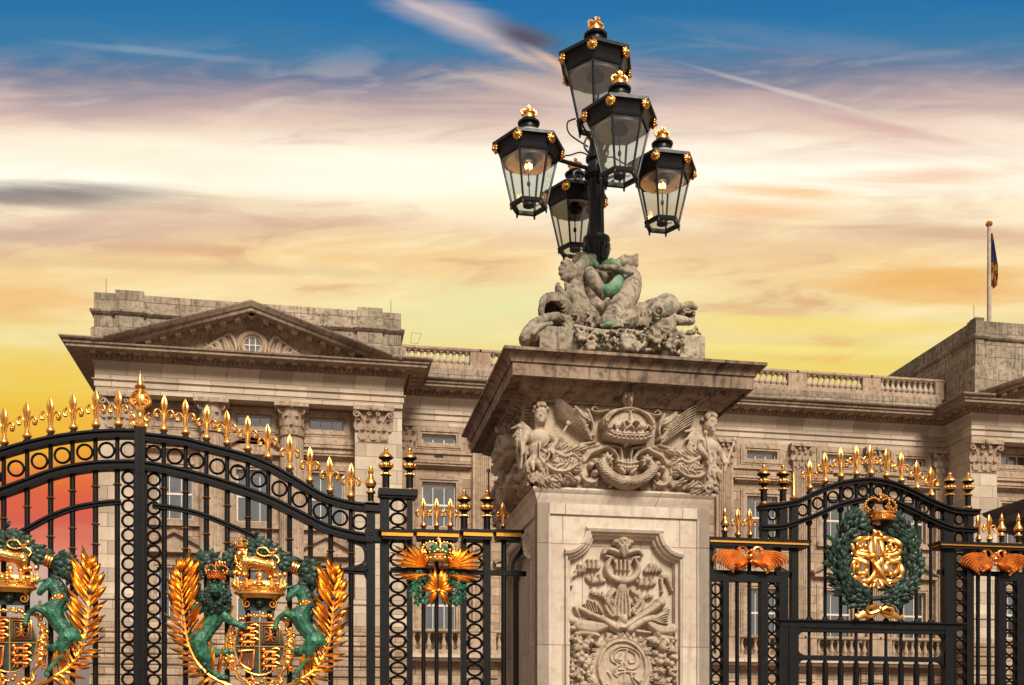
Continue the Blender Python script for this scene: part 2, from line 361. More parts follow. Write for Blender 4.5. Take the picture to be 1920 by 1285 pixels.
class HF:
    """carved relief: a height field h(x,z) standing proud of a face"""
    def __init__(s,x0,x1,z0,z1,step):
        s.xs=np.arange(x0,x1+step,step); s.zs=np.arange(z0,z1+step,step); s.X,s.Z=np.meshgrid(s.xs,s.zs); s.h=np.zeros_like(s.X); s.step=step
    def win(s,x0,x1,z0,z1):
        i0=max(0,int((x0-s.xs[0])/s.step)); i1=min(len(s.xs),int((x1-s.xs[0])/s.step)+2); j0=max(0,int((z0-s.zs[0])/s.step)); j1=min(len(s.zs),int((z1-s.zs[0])/s.step)+2)
        return (slice(j0,max(j0,j1)),slice(i0,max(i0,i1)))
    def put(s,w,v): s.h[w]=np.maximum(s.h[w],v)
    def stroke(s,pts,r,h,base=0,mirror=False,groove=0):
        if mirror: s.stroke([(-a,b) for a,b in pts],r,h,base,groove=groove)
        m=len(pts); rs=list(r) if hasattr(r,'__len__') else [r]*m
        if len(rs)!=m: rs=list(np.interp(np.linspace(0,1,m),np.linspace(0,1,len(rs)),rs))
        for i in range(m-1):
            (ax,az),(bx,bz)=pts[i],pts[i+1]; rm=max(rs[i],rs[i+1])
            w=s.win(min(ax,bx)-rm,max(ax,bx)+rm,min(az,bz)-rm,max(az,bz)+rm); X=s.X[w];Z=s.Z[w]
            if X.size==0: continue
            dx,dz=bx-ax,bz-az; L=dx*dx+dz*dz or 1e-9; t=np.clip(((X-ax)*dx+(Z-az)*dz)/L,0,1)
            d=np.hypot(X-ax-t*dx,Z-az-t*dz); rr=rs[i]+(rs[i+1]-rs[i])*t; q=d/rr
            v=np.where(q<1,base+h*np.sqrt(np.clip(1-q*q,0,1))*(1-groove*np.exp(-(q/.3)**2))*(rr/rm)**.5,0); s.put(w,v)
    def blob(s,cx,cz,rx,rz,h,base=0,ang=0,mirror=False,p=.5):
        if mirror: s.blob(-cx,cz,rx,rz,h,base,-ang,p=p)
        rm=max(rx,rz); w=s.win(cx-rm,cx+rm,cz-rm,cz+rm); X=s.X[w]-cx;Z=s.Z[w]-cz; a=R(ang)
        u=(X*math.cos(a)+Z*math.sin(a))/rx; v=(-X*math.sin(a)+Z*math.cos(a))/rz; q=u*u+v*v
        s.put(w,np.where(q<1,base+h*np.clip(1-q,0,1)**p,0))
    def leaf(s,x,z,ang,L,wd,h,base=0,mirror=False,lobes=0):
        """pointed leaf with a sunk midrib, growing from (x,z) along ang"""
        if mirror: s.leaf(-x,z,180-ang,L,wd,h,base,lobes=lobes)
        a=R(ang); w=s.win(x-L,x+L,z-L,z+L); X=s.X[w]-x;Z=s.Z[w]-z
        t=(X*math.cos(a)+Z*math.sin(a))/L; c=(-X*math.sin(a)+Z*math.cos(a))
        tt=np.clip(t,0,1); wid=wd*np.sin(PI*tt**.8)+1e-6
        if lobes: wid=wid*(.78+.22*np.cos(2*PI*lobes*tt))
        q=np.abs(c)/wid; s.put(w,np.where((t>0)&(t<1)&(q<1),base+h*np.sqrt(np.clip(1-q*q,0,1))*(.55+.45*np.clip(q/.35,0,1))*(.6+.4*np.sin(PI*tt)),0))
    def acan(s,pts,L,wd,h,base=0,mirror=False,n=8,both=True):
        """acanthus: leaflets fanned off a curved spine"""
        P=cr(pts,n); m=len(P)
        for i in range(0,m-1,max(1,m//(n*2))):
            (ax,az),(bx,bz)=P[i],P[i+1]; g=math.degrees(math.atan2(bz-az,bx-ax)); f=1-.55*i/m
            s.leaf(ax,az,g+38,L*f,wd*f,h,base,mirror); 
            if both: s.leaf(ax,az,g-38,L*f,wd*f,h,base,mirror)
        s.stroke(P,[wd*.8,wd*.3],h*1.1,base,mirror)
    def mesh(s,name,mats,eps=1e-4,back=-.03,rough=0,kx=1,kz=1,kh=1):
        h=s.h.copy(); on=h>eps
        if rough: h=h+on*rough*np.random.RandomState(3).randn(*h.shape)
        c=on[:-1,:-1]|on[1:,:-1]|on[:-1,1:]|on[1:,1:]; H=np.where(on,h*kh,back); nz,nx=h.shape
        V=np.stack([s.X*kx,-H,s.Z*kz],-1).reshape(-1,3); idx=np.arange(nz*nx).reshape(nz,nx)
        Fq=np.stack([idx[:-1,:-1],idx[:-1,1:],idx[1:,1:],idx[1:,:-1]],-1)[c]
        used=np.unique(Fq); remap=-np.ones(nz*nx,int); remap[used]=np.arange(len(used))
        me=bpy.data.meshes.new(name); me.from_pydata(V[used].tolist(),[],remap[Fq].tolist())
        me.materials.append(M[mats]); me.shade_smooth(); return me
# ---------------- ground ----------------
GZ=-1.6
g=MB(); g.box(-900,900,-300,1200,GZ-.5,GZ); go=g.build('ground','ground',smooth=0); go['kind']='structure'
# ---------------- palace ----------------
YP,YW=50.0,52.4
zW=lambda py:PZ(822,py,YW)          # heights read on the recessed wing
zP=lambda py:PZ(465,py,YP)          # heights read on the pavilion front
palace=thing('palace','long pale stone palace front with pedimented pavilion and roof balustrade behind the gates','palace',(4,51,GZ))
def pl(o): o.matrix_parent_inverse=Matrix.Translation((-4,-51,-GZ)); return o
class _P: pass
def pb(mb,name,mats,smooth=40,parent=None,**k):
    o=mb.build(name,mats,parent or palace,smooth,**k)
    if parent is None: pl(o)
    return o
XL=PX(179,YP); XR=PX(755,YP); XB=PX(1822,YP); XE=60.0
RECESS=1.0                           # the pavilion wall stands back behind its columns
path=[(XL,66),(XL,YP),(XR,YP),(XR,YW),(XB,YW),(XB,YP),(XE,YP)]
zFT=zW(752); zFB=zW(777); zAB=zW(799)   # frieze top, frieze bottom, architrave bottom
def inset(path,o): return path
# walls with openings
def wall(mb,x0,x1,z0,z1,y,holes,rev=.35):
    xs=sorted({x0,x1}|{h[0] for h in holes}|{h[1] for h in holes}); zs=sorted({z0,z1}|{h[2] for h in holes}|{h[3] for h in holes})
    for i in range(len(xs)-1):
        for j in range(len(zs)-1):
            cx,cz=(xs[i]+xs[i+1])/2,(zs[j]+zs[j+1])/2
            if any(h[0]<cx<h[1] and h[2]<cz<h[3] for h in holes): continue
            mb.add([(xs[i],y,zs[j]),(xs[i+1],y,zs[j]),(xs[i+1],y,zs[j+1]),(xs[i],y,zs[j+1])],[(0,1,2,3)])
    for a,b,c,d in holes:
        v=[(a,y,c),(b,y,c),(b,y,d),(a,y,d),(a,y+rev,c),(b,y+rev,c),(b,y+rev,d),(a,y+rev,d)]
        mb.add(v,[(0,4,5,1),(1,5,6,2),(2,6,7,3),(3,7,4,0)])
WIN=[]
def window(x0,x1,z0,z1,y,kind,hood=None):
    """stone architrave > sash, pane"""
    s=MB(); w=x1-x0; fr=.17
    for k,(o,p) in enumerate(((.0,.06),(.11,.11),(.2,.07))):
        a=o; b=o+.12
        s.box(x0-b,x0-a,y-p,y+.02+.001*k,z0-b,z1+b); s.box(x1+a,x1+b,y-p,y+.02+.001*k,z0-b,z1+b)
        s.box(x0-a,x1+a,y-p,y+.02+.001*k,z1+a,z1+b); s.box(x0-a,x1+a,y-p,y+.02+.001*k,z0-b,z0-a)
    if kind=='attic': s.box(x0-.5,x1+.5,y-.05,y+.015,z0-.55,z0-.34)
    else: s.box(x0-.34,x1+.34,y-.22,y+.01,z0-.32,z0-.1)
    if hood=='flat':
        s.mold([(x0-.42,y+.1),(x0-.42,y),(x1+.42,y),(x1+.42,y+.1)],[(0,z1+.62),(.05,z1+.62),(.09,z1+.7),(.3,z1+.74),(.3,z1+.8),(.36,z1+.84),(0,z1+.9)])
    if hood in('seg','tri'):
        zz=z1+.66; s.box(x0-.55,x1+.55,y-.3,y+.01,zz,zz+.14); xc=(x0+x1)/2; hw=w/2+.6; n=12
        pts=[(xc-hw+2*hw*i/n,zz+.16+(.62*math.sin(PI*i/n) if hood=='seg' else .72*(1-abs(2*i/n-1)))) for i in range(n+1)]
        s.sweep(pts,[(0,y-.34),(.15,y-.4),(.15,y+.01),(0,y+.01)]); s.prism([(xc-hw+.1,zz+.14)]+pts[1:-1]+[(xc+hw-.1,zz+.14)],y-.12,y+.005)
    root=pb(s,'window','trim',30)
    t=MB(); yy=y+.2; fw=.07
    t.box(x0,x0+fw,yy,yy+.08,z0,z1); t.box(x1-fw,x1,yy,yy+.08,z0,z1); t.box(x0+fw,x1-fw,yy,yy+.08,z1-fw,z1); t.box(x0+fw,x1-fw,yy,yy+.08,z0,z0+fw)
    nv=3
    for i in range(1,nv): c=x0+w*i/nv; t.box(c-(.03 if kind=='attic' else .018),c+(.03 if kind=='attic' else .018),yy+.01,yy+.07,z0+fw,z1-fw)
    if kind!='attic':
        zm=(z0+z1)/2; t.box(x0+fw,x1-fw,yy-.01,yy+.075,zm-.05,zm+.05)
    pb(t,'sash','white',0,root)
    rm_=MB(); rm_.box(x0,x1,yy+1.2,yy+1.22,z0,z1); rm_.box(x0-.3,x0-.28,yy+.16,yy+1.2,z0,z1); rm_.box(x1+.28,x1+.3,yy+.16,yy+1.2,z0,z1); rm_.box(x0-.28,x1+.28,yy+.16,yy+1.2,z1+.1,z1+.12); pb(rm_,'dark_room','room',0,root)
    p=MB(); p.box(x0+.02,x1-.02,yy+.045,yy+.05,z0+.02,z1-.02); pb(p,'pane','pane',0,root)
    if kind!='attic':
        c=MB(); n=14; k1,k2=random.uniform(.2,.5),random.uniform(.2,.5)
        for a,b in ((x0+.06,x0+w*k1),(x1-w*k2,x1-.06)):
            pr=[(a+(b-a)*i/n,yy+.16+.03*math.sin(i*2.3)) for i in range(n+1)]
            c.add([(px,py,z0) for px,py in pr]+[(px,py,z1) for px,py in pr],[(i,i+1,i+n+2,i+n+1) for i in range(n)])
        if random.random()<.5: c.box(x0+.05,x1-.05,yy+.24,yy+.25,z1-(z1-z0)*random.uniform(.2,.55),z1)
        pb(c,'curtain','curtain',60,root)
zBase=GZ; zTopWall=zAB
atW=(zW(831),zW(815)); sfW=(PZ(1430,1010,YW),PZ(1430,931,YW)); ffW=(PZ(1430,1194,YW),PZ(1430,1104,YW))
wxs=[5.95+4.12*i for i in range(7)]; hw=.82
zBalc=ffW[0]-.05
wing=MB(); holes=[]
gfW=(GZ+1.2,GZ+3.0)
for x in wxs:
    for zz in (atW,sfW,ffW,gfW): holes.append((x-hw,x+hw,zz[0],zz[1]))
wall(wing,XR,XB,GZ,zTopWall,YW,holes)
pb(wing,'wall','ashlar',0)
for x in wxs:
    window(x-hw,x+hw,*atW,YW,'attic'); window(x-hw,x+hw,*sfW,YW,'tall','flat'); window(x-hw,x+hw,*ffW,YW,'tall','tri'); window(x-hw,x+hw,*gfW,YW,'attic')
# pavilion (left) and centre block (right): recessed wall between end piers
YR=YP+RECESS
pwx=[PX(p,YR) for p in (328,476,612)]
atP=(PZ(476,800,YR),PZ(476,777,YR)); sfP=(PZ(613,984,YR),PZ(613,888,YR)); ffP=(zBalc+.05,zBalc+.05+(ffW[1]-ffW[0]))
def pavwall(xa,xb,wins,name='wall'):
    m=MB(); hs=[]
    for x in wins:
        for zz in (atP,sfP,ffP,gfW): hs.append((x-.78,x+.78,zz[0],zz[1]))
    wall(m,xa,xb,GZ,zTopWall+.1,YR,hs); pb(m,name,'ashlar',0)
    for i,x in enumerate(wins):
        window(x-.78,x+.78,*atP,YR,'attic'); window(x-.78,x+.78,*sfP,YR,'tall','seg' if i==1 else 'flat'); window(x-.78,x+.78,*ffP,YR,'tall','tri'); window(x-.78,x+.78,*gfW,YR,'attic')
    b=MB()
    for zc,h in ((zP(811),.12),(zP(820),.06)): b.box(xa,xb,YR-.12,YR+.01,zc-h,zc+h)
    pb(b,'string_course','trim',0)
pavwall(XL+.4,XR-.4,pwx); pavwall(XB+.4,XE,[XB+3.1,XB+6.6,XB+10])
sf=MB(); sf.box(XL+.1,XR-.1,YP+.3,YP+12,zAB+.03,zAB+.4); sf.box(XB+.1,XE,YP+.3,YP+12,zAB+.03,zAB+.4); sf.box(XR-.2,XB+.2,YW+.1,YW+9,zAB+.035,zAB+.42); pb(sf,'soffit','trim',0)
# slots
sl=MB()
for x in wxs: sl.bbox(x,YW-.005,zW(856),.42,.03,.1)
for x in pwx: sl.bbox(x,YR-.005,PZ(613,831,YR),.42,.03,.1)
pb(sl,'vent_slot','iron',0)
b=MB(); b.box(XR,XB,YW-.1,YW+.01,zW(848)-.1,zW(848)); b.box(XR,XB,YW-.16,YW+.012,zBalc-1.32,zBalc-1.1); pb(b,'string_course','trim',0)
# end piers of the pavilions
def pierbox(x0,x1,y0,y1,z0,z1,mt='dressed'):
    m=MB(); m.box(x0,x1,y0,y1,z0,z1); return m
zC0=zP(811); zC1=zAB+.02
PEDZ=zBalc+1.15                     # top of the columns' pedestals
def endpier(xa,xb):
    m=MB(); m.box(xa,xb,YP+.14,YP+8,PEDZ,zC1); pb(m,'end_pier','dressed',0)
    m=MB(); m.mold([(xa-.12,YP+8),(xa-.12,YP+.02),(xb+.12,YP+.02),(xb+.12,YP+2.3)],[(0,zBalc-.1),(.12,zBalc-.1),(.12,PEDZ-.3),(.2,PEDZ-.26),(.2,PEDZ-.14),(.08,PEDZ-.05),(-.2,PEDZ),(-.2,zBalc-.1)]); pb(m,'pedestal','dressed',20)
endpier(XL+.1,XL+1.55); endpier(XR-2.15,XR-.02); endpier(XB+.02,XB+1.5)
# base storeys with rusticated courses
def rustic(pth,z0,z1):
    m=MB(); n=int((z1-z0)/.46); h=(z1-z0)/n; pr=[(-.3,z0)]
    for i in range(n):
        a=z0+i*h; pr+=[(.10,a+.06),(.13,a+.1),(.13,a+h-.04),(.10,a+h),(.02,a+h),(.02,a+h+.055)]
    pr=pr[:-1]+[(-.3,z1)]
    return m,pr
def rustwall(pth,z0,z1):
    m,pr=rustic(pth,z0,z1); m.mold(pth,pr); pb(m,'rusticated_base','ashlar',0)
# left of the wing windows the base projects a little; openings are left by running the courses between them
xs=[XR]+[v for x in wxs for v in (x-hw-.45,x+hw+.45)]+[XB]
for i in range(0,len(xs),2): rustwall([(xs[i],YW-.02),(xs[i+1],YW-.02)],GZ,zBalc-1.35)
rustwall([(XL-.1,66),(XL-.1,YP),(XR+.1,YP),(XR+.1,YW)],GZ,zBalc-.12); rustwall([(XB-.1,YW),(XB-.1,YP),(XE,YP)],GZ,zBalc-.12)
# balcony balustrade of the first floor
def baluster_mesh(h,r,mt='trim'):
    q=MB(); q.lathe([(r*.95,0),(r*.95,.08*h),(r*.55,.12*h),(r*.9,.24*h),(r,.34*h),(r*.75,.48*h),(r*.42,.66*h),(r*.4,.78*h),(r*.62,.82*h),(r*.5,.86*h),(r*.85,.92*h),(r*.85,h)],n=10); return q.mesh('baluster',mt,50)
def balus(xa,xb,y,z0,h,n,mt,bm,pw=.45):
    m=MB(); m.box(xa,xb,y-.22,y+.22,z0-.02,z0+.2); m.mold([(xa,y+.2),(xa,y-.16),(xb,y-.16),(xb,y+.2)],[(-.1,z0+h-.16),(0,z0+h-.16),(.05,z0+h-.1),(.05,z0+h),(-.1,z0+h)])
    m.box(xa+.05,xb-.05,y-.15,y+.2,z0+h-.15,z0+h-.01)
    m.box(xa,xa+pw,y-.2,y+.19,z0+.19,z0+h-.15); m.box(xb-pw,xb,y-.2,y+.19,z0+.19,z0+h-.15)
    o=pb(m,'balustrade',mt,20)
    for i in range(n):
        x=xa+pw+(xb-xa-2*pw)*(i+.5)/n; link('baluster',bm,o,(x,y,z0+.2))
HB=1.18; bmB=baluster_mesh(HB-.36,.13,'trim')
for x in wxs: balus(x-2.06,x+2.06,YW-.45,zBalc-1.12,HB,8,'trim',bmB,.62)
m=MB(); m.mold([(XR,YW-.6),(XB,YW-.6)],[(-.7,zBalc-1.45),(0,zBalc-1.45),(.1,zBalc-1.35),(.18,zBalc-1.3),(.18,zBalc-1.14),(-.7,zBalc-1.13)]); pb(m,'balcony_ledge','dressed',20)
# pilasters along the wing, fluted, with capitals
def capital_mesh(w,d,h,rnd,name='capital'):
    q=MB()
    if rnd: q.lathe([(w*.5,0),(w*.53,.02*h),(w*.47,.06*h),(w*.46,.5*h),(w*.56,.86*h)],n=20)
    else: q.prism([(-w*.5,0),(w*.5,0),(w*.48,.5*h),(w*.6,.86*h),(-w*.6,.86*h),(-w*.48,.5*h)],-d,.0)
    q.box(-w*.68,w*.68,(-w*.68 if rnd else -d-.2*w),(w*.6 if rnd else .05),.87*h,h)
    def tongue(x,y,nx,ny,z0,hh,ww):
        t=Vector((-ny,nx,0)); N=Vector((nx,ny,0)); vs=[];n=6
        for i in range(n+1):
            f=i/n; out=.03+.04*f+(.16*hh*max(0,(f-.62)/.38)**1.5)*1.6; zz=z0+hh*(f if f<.85 else .85-(f-.85)*.6); k=ww*(.6+.4*math.sin(PI*min(1,f*1.2)))*(1 if f<.8 else 1-(f-.8)*2.6)
            for sx in (-1,0,1): vs.append(Vector((x,y,zz))+N*(out+(.03 if sx==0 else 0))+t*k*sx)
        fs=[(i*3+a,i*3+a+1,i*3+a+4,i*3+a+3) for i in range(n) for a in (0,1)]
        q.add(vs,fs)
    if rnd:
        for row,(z0,hh,a0) in enumerate(((.04*h,.34*h,0),(.3*h,.36*h,PI/8))):
            for i in range(8): a=a0+i*PI/4; tongue(w*.45*math.cos(a),w*.45*math.sin(a),math.cos(a),math.sin(a),z0,hh,w*.15)
        for i in range(4):
            a=PI/4+i*PI/2; c=(w*.66*math.cos(a),w*.66*math.sin(a),.74*h); Pq=[(r_*math.cos(a),r_*math.sin(a),z_) for r_,z_ in spiral(w*.62,.75*h,w*.13,1.3,PI*.6,.2,12,-1)]; q.tube(Pq,.035,6); q.tube([(w*.44*math.cos(a),w*.44*math.sin(a),.5*h),(w*.5*math.cos(a),w*.5*math.sin(a),.7*h),(w*.6*math.cos(a),w*.6*math.sin(a),.86*h)],[.03,.05,.05],6)
            a=i*PI/2; q.ell((w*.6*math.cos(a),w*.6*math.sin(a),.9*h),w*.1)
    else:
        for row,(z0,hh,xs_) in enumerate(((.04*h,.34*h,(-.36,0,.36)),(.3*h,.36*h,(-.5,-.18,.18,.5)))):
            for xx in xs_: tongue(xx*w,-d-.01,0,-1,z0,hh,w*.16)
        for sx in (-1,1):
            q.tube([(a_,-d-.15*w,b_) for a_,b_ in spiral(sx*w*.56,.75*h,w*.13,1.4,PI/2,.15,14,-sx)],.04,6); q.tube([(sx*w*.3,-d,.5*h),(sx*w*.42,-d-.08*w,.72*h),(sx*w*.55,-d-.12*w,.87*h)],[.03,.05,.05],6)
            q.tube([(a_,-d-.13*w,b_) for a_,b_ in spiral(sx*w*.16,.78*h,w*.09,1.2,PI/2,.15,12,sx)],.03,6); pass
        q.ell((0,-d-.22*w,.92*h),(w*.12,w*.08,w*.12))
    return q.mesh(name,'trim',50)
PW_,PD=1.0,.22
zc0,zc1=zW(847),zAB
cap_p=capital_mesh(PW_*.92,PD,zc1-zc0,False)
def flutedpil(x,w,y,z0,z1):
    m=MB(); n=7; pr=[]; 
    for i in range(n):
        a=-w/2+.1+(w-.2)*i/n; b=-w/2+.1+(w-.2)*(i+1)/n; g_=(b-a)*.18
        pr+=[(a+g_,0),(a+g_*2,.05),(b-g_*2,.05),(b-g_,0)]
    P=[(-w/2,PD),(-w/2,0)]+pr+[(w/2,0),(w/2,PD)]; k=len(P)
    vs=[(x+a,y-PD+b,z0) for a,b in P]+[(x+a,y-PD+b,z1) for a,b in P]
    m.add(vs,[(i,i+1,i+1+k,i+k) for i in range(k-1)]); m.box(x-w/2-.08,x+w/2+.08,y-PD-.1,y,z0-.35,z0+.02)
    return m
pxs=[wxs[0]-1.72]+[x+2.06 for x in wxs[:-1]]+[wxs[-1]+1.75]
for x in pxs:
    o=pb(flutedpil(x,PW_*.9,YW+.01,zBalc+.3,zc0),'pilaster','trim',0); link('capital',cap_p,o,(x,YW+.01,zc0))
# columns of the pavilion
cp=capital_mesh(1.12,0,zC1-zP(811)-.02,True); cpp=capital_mesh(1.35,.05,zC1-zP(816),False)
sh=MB(); sh.lathe([(.62,0),(.62,.25),(.56,.35),(.54,.5)],n=24); sh.lathe([(.54,.45),(.55,3),(.52,zC0-PEDZ)],n=96,flute=24,fd=.06); shm=sh.mesh('column','trim',50)
for X_,ps in ((0,(398,547)),(1,(0,1))):
    for p in ps:
        x=PX(p,YP+.55) if X_==0 else XB+4.6+3.4*p
        o=pl(link('column',shm,palace,(x,YP+.62,PEDZ))); link('capital',cp,o,(0,0,zC0-PEDZ))
        m=MB(); m.box(-.75,.75,-.75,.6,zBalc-.1-PEDZ,0); m.box(-.82,.82,-.82,.6,-.25,-.08); link('pedestal',m.mesh('pedestal','dressed',0),o)
for x in (PX(228,YP),XR-1.32+.0,XB+.78):
    pl(link('capital',cpp,palace,(x,YP+.14,zP(816))))
# entablature
OV=1.12
zF1=PZ(822,716,YW-OV)                       # top of corona fillet
ent=MB()
ent.mold(path,[(-.6,zAB),(0,zAB),(0,zW(789)),(.05,zW(789)),(.05,zW(780)),(.14,zW(778)),(.14,zFB),(.03,zFB-.01),(.03,zW(756.5)),(.055,zW(756)),(.055,zW(751.5)),(.10,zW(750)),(.12,zW(748)),(.12,zW(743)),(-.6,zW(743))])
pb(ent,'entablature','dressed',20)
zd0=PZ(822,743,YW-.2); zd1=PZ(822,736,YW-.3); zm0=PZ(822,733,YW-.5); zm1=zF1-.17; zcy=PZ(822,709.5,YW-OV)
cor=MB()
cor.mold(path,[(-.6,zd0+.005),(.22,zd0+.005),(.26,zd1),(.4,zd1+.03),(.4,zm1),(OV-.1,zm1),(OV-.1,zF1-.05),(OV-.02,zF1-.03),(OV,zF1+.04),(OV-.1,zF1+.07),(-.6,zF1+.12)])
# the gutter moulding on top: all round the wing and the returns, but not under the pediments
HC_=[(-.6,zF1+.05),(OV-.02,zF1+.07),(OV+.02,zF1+.12),(OV+.1,zcy-.05),(OV+.14,zcy),(OV+.14,zcy+.05),(-.2,zcy+.1),(-.6,zcy+.1)]
DX=1.05
for pt in ([(XL,66),(XL,YP),(XL+.55,YP)],[(XR-.55,YP),(XR,YP),(XR,YW),(XB,YW),(XB,YP),(XB+.5,YP)]): cor.mold(pt,HC_)
# modillions and egg-and-dart under the corona, along every run of the path
mod=cor; den=cor; cor.cur=0
for i in range(1,len(path)-1):
    a=Vector(path[i]); b=Vector(path[i+1]); L=(b-a).length; d_=(b-a)/L; nn=Vector((d_.y,-d_.x)); k=max(1,round(L/.62)); cor.cur=1
    for j in range(k+1):
        p=a+d_*(L*j/k)
        if (j==0 and i in(1,5,3)) or j==k and i in (1,): pass
        q0=p+nn*.38; q1=p+nn*(OV-.22); w_=.13
        c=[q0-d_*w_,q0+d_*w_,q1+d_*w_,q1-d_*w_]; mod.add([(v.x,v.y,zm0) for v in c[:2]]+[(v.x,v.y,zm0+.1) for v in c[2:]]+[(v.x,v.y,zm1+.01) for v in c],[(0,1,2,3),(4,7,6,5),(0,4,5,1),(1,5,6,2),(2,6,7,3),(3,7,4,0)])
    k=round(L/.21); cor.cur=0
    for j in range(k+1):
        p=a+d_*(L*j/k)+nn*.33; den.ell((p.x,p.y,(zd0+zd1)/2+.03),(.075,.075,.1),n=6,m=4)
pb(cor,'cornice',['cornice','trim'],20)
# pediments (raking cornices on a tympanum)
def pediment(x0,x1,za,zt,relief=True):
    xc=(x0+x1)/2; zb=PZ(158,641,YP-OV); y0=YP-OV-.12
    sgn=((x0,xc),(x1,xc)); t=MB(); t.prism([(x0+.6,zF1-.1),(x1-.6,zF1-.1),(x1-.6,zb-.2),(xc,za-.55),(x0+.6,zb-.2)],YP-.02,YP+.6); pd=pb(t,'pediment','trim',0)
    r=MB()
    prof=[(0,YP+.7),(0,y0),(-.05,y0+.01),(-.22,y0+.12),(-.22,YP-OV+.06),(-.38,YP-OV+.1),(-.4,YP-.4),(-.6,YP-.38),(-.63,YP-.24),(-.68,YP-.2),(-.72,YP-.1),(-.82,YP-.06),(-.82,YP+.7)]
    ang=math.atan2(za-zb,xc-x0)
    vs=[];n=len(prof)
    for (x,z,s_) in ((x0,zb,0),(xc,za,1),(x1,zb,2)):
        for o,y in prof: vs.append((x,y,z+o/math.cos(ang)) )
    fs=[(i*n+k,i*n+(k+1)%n,(i+1)*n+(k+1)%n,(i+1)*n+k) for i in (0,1) for k in range(n)]
    r.add(vs,fs); 
    q=r; e=r; L=math.hypot(xc-x0,za-zb); k=round(L/.66)
    for sx in (-1,1):
        for j in range(1,k+1):
            f=j/k; x=(xc-(xc-x0)*(1-f) if sx<0 else xc+(x1-xc)*(1-f)); z=zb+(za-zb)*f-.39/math.cos(ang)
            if x<x0+1.0 or x>x1-1.0: continue
            T=Matrix.Translation((x,0,z))@Matrix.Rotation(-ang if sx<0 else ang,4,'Y'); q.T=T; r.cur=1; q.box(-.13,.13,YP-OV+.32,YP-.36,-.14,.02); r.cur=0; r.T=None
        k2=round(L/.23)
        for j in range(k2):
            f=j/k2; x=(xc-(xc-x0)*(1-f) if sx<0 else xc+(x1-xc)*(1-f)); z=zb+(za-zb)*f-.62/math.cos(ang)
            if x<x0+1.6 or x>x1-1.6: continue
            e.ell((x,YP-.34,z),(.07,.07,.085),n=6,m=4)
    rk=pb(r,'raking_cornice',['cornice','trim'],20,pd)
    b_=bmesh.new(); b_.from_mesh(rk.data); g_=bmesh.ops.bisect_plane(b_,geom=b_.verts[:]+b_.edges[:]+b_.faces[:],plane_co=(0,0,zF1+.09),plane_no=(0,0,1),clear_inner=True); bmesh.ops.holes_fill(b_,edges=[e_ for e_ in g_['geom_cut'] if isinstance(e_,bmesh.types.BMEdge)],sides=0); b_.to_mesh(rk.data); b_.free()
    if relief:
        zc=PZ(473,649,YP); s=MB()
        for rr,dy in ((.60,.16),(.49,.26),(.40,.12)): s.ring(xc,YP-.05,zc,rr,.085,32,8,dy/.075*.6)
        rw=pb(s,'round_window','trim',60,pd)
        g_=MB(); g_.lathe([(.4,0),(.4,.02)],n=24); g_.v=[(x+xc,z*1+YP-.06,y+zc) for x,y,z in g_.v]; g_.mi=[0]*len(g_.f)
        g2=MB(); 
        for dx in (-.13,.13): g2.box(xc+dx-.02,xc+dx+.02,YP-.1,YP-.05,zc-.38,zc+.38)
        g2.box(xc-.38,xc+.38,YP-.098,YP-.052,zc-.02,zc+.02); o=len(g_.v); g_.v+=g2.v; g_.f+=[tuple(i+o for i in f) for f in g2.f]; g_.mi+=[1]*len(g2.f)
        pb(g_,'round_pane',['pane','white'],0,pd)
        h=HF(-3,3,-.75,.8,.02)
        for (cx,cz,L_,a) in ((.75,-.55,1.0,70),(.8,-.6,1.15,48),(.85,-.62,1.0,28)): pass
        for k_ in range(5):
            x_=.74+.28*k_; h.stroke(cr([(x_,-.62),(x_-.02+.05*k_,-.1+.05*k_-.1*k_),(x_+.22,.42-.2*k_),(x_+.5,.3-.2*k_),(x_+.52,.02-.14*k_)],6),[.05,.1,.03],.16,mirror=True)
        for k_ in range(4): h.leaf(1.0+.2*k_,-.62,75-16*k_,1.15-.1*k_,.13,.14,mirror=True)
        h.acan([(1.1,-.62),(1.6,-.35),(2.1,-.38),(2.55,-.58)],.35,.07,.12,mirror=True,both=True)
        for sd in (-1,1):
            h2=HF(-3,3,-.75,.8,.02); h2.h=np.where(h2.X*sd>0,h.h,0); o=link('scroll_relief',h2.mesh('scroll_relief','relief'),pd); o.location=(xc,YP-.02,zc)
    return pd
XC0=XL-OV-.1; XC1=XR+OV+.1
apx=PZ(472,564,YP-OV)
pediment(PX(158,YP-OV),PX(768,YP-OV),apx,None)
pediment(PX(1806,YP-OV),PX(1806,YP-OV)+13.4,apx+.2,None,False)
# attic blocks above the pavilions
def attic(x0,x1,y0,y1,zt,zm_,blocks):
    m=MB(); zb=zF1+.1
    pr=lambda o:[(-.5,zb),(o+.12,zb),(o+.12,zm_-.1),(o+.04,zm_),(o,zm_+.04),(o,zt-1.0),(o+.1,zt-.94),(o+.16,zt-.86),(o+.16,zt-.78),(o,zt-.72),(o,zt),(-.5,zt)]
    m.mold([(x0,y1),(x0,y0),(x1,y0),(x1,y1)],pr(0)); m.box(x0+.1,x1-.1,y0+.1,y1,zt-.3,zt-.01)
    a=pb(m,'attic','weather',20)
    for (a0,a1) in blocks:
        q=MB(); q.mold([(a0,y0+.1),(a0,y0-.12),(a1,y0-.12),(a1,y0+.1)],[(z_[0],z_[1]+(.13 if z_[1]==zt else 0)) for z_ in pr(0)]); q.box(a0+.05,a1-.05,y0-.1,y0+.7,zt-.1,zt+.125); pb(q,'attic_block','weather',20,a)
    return a
YA=YP+.9
zt=PZ(465,568,YA)
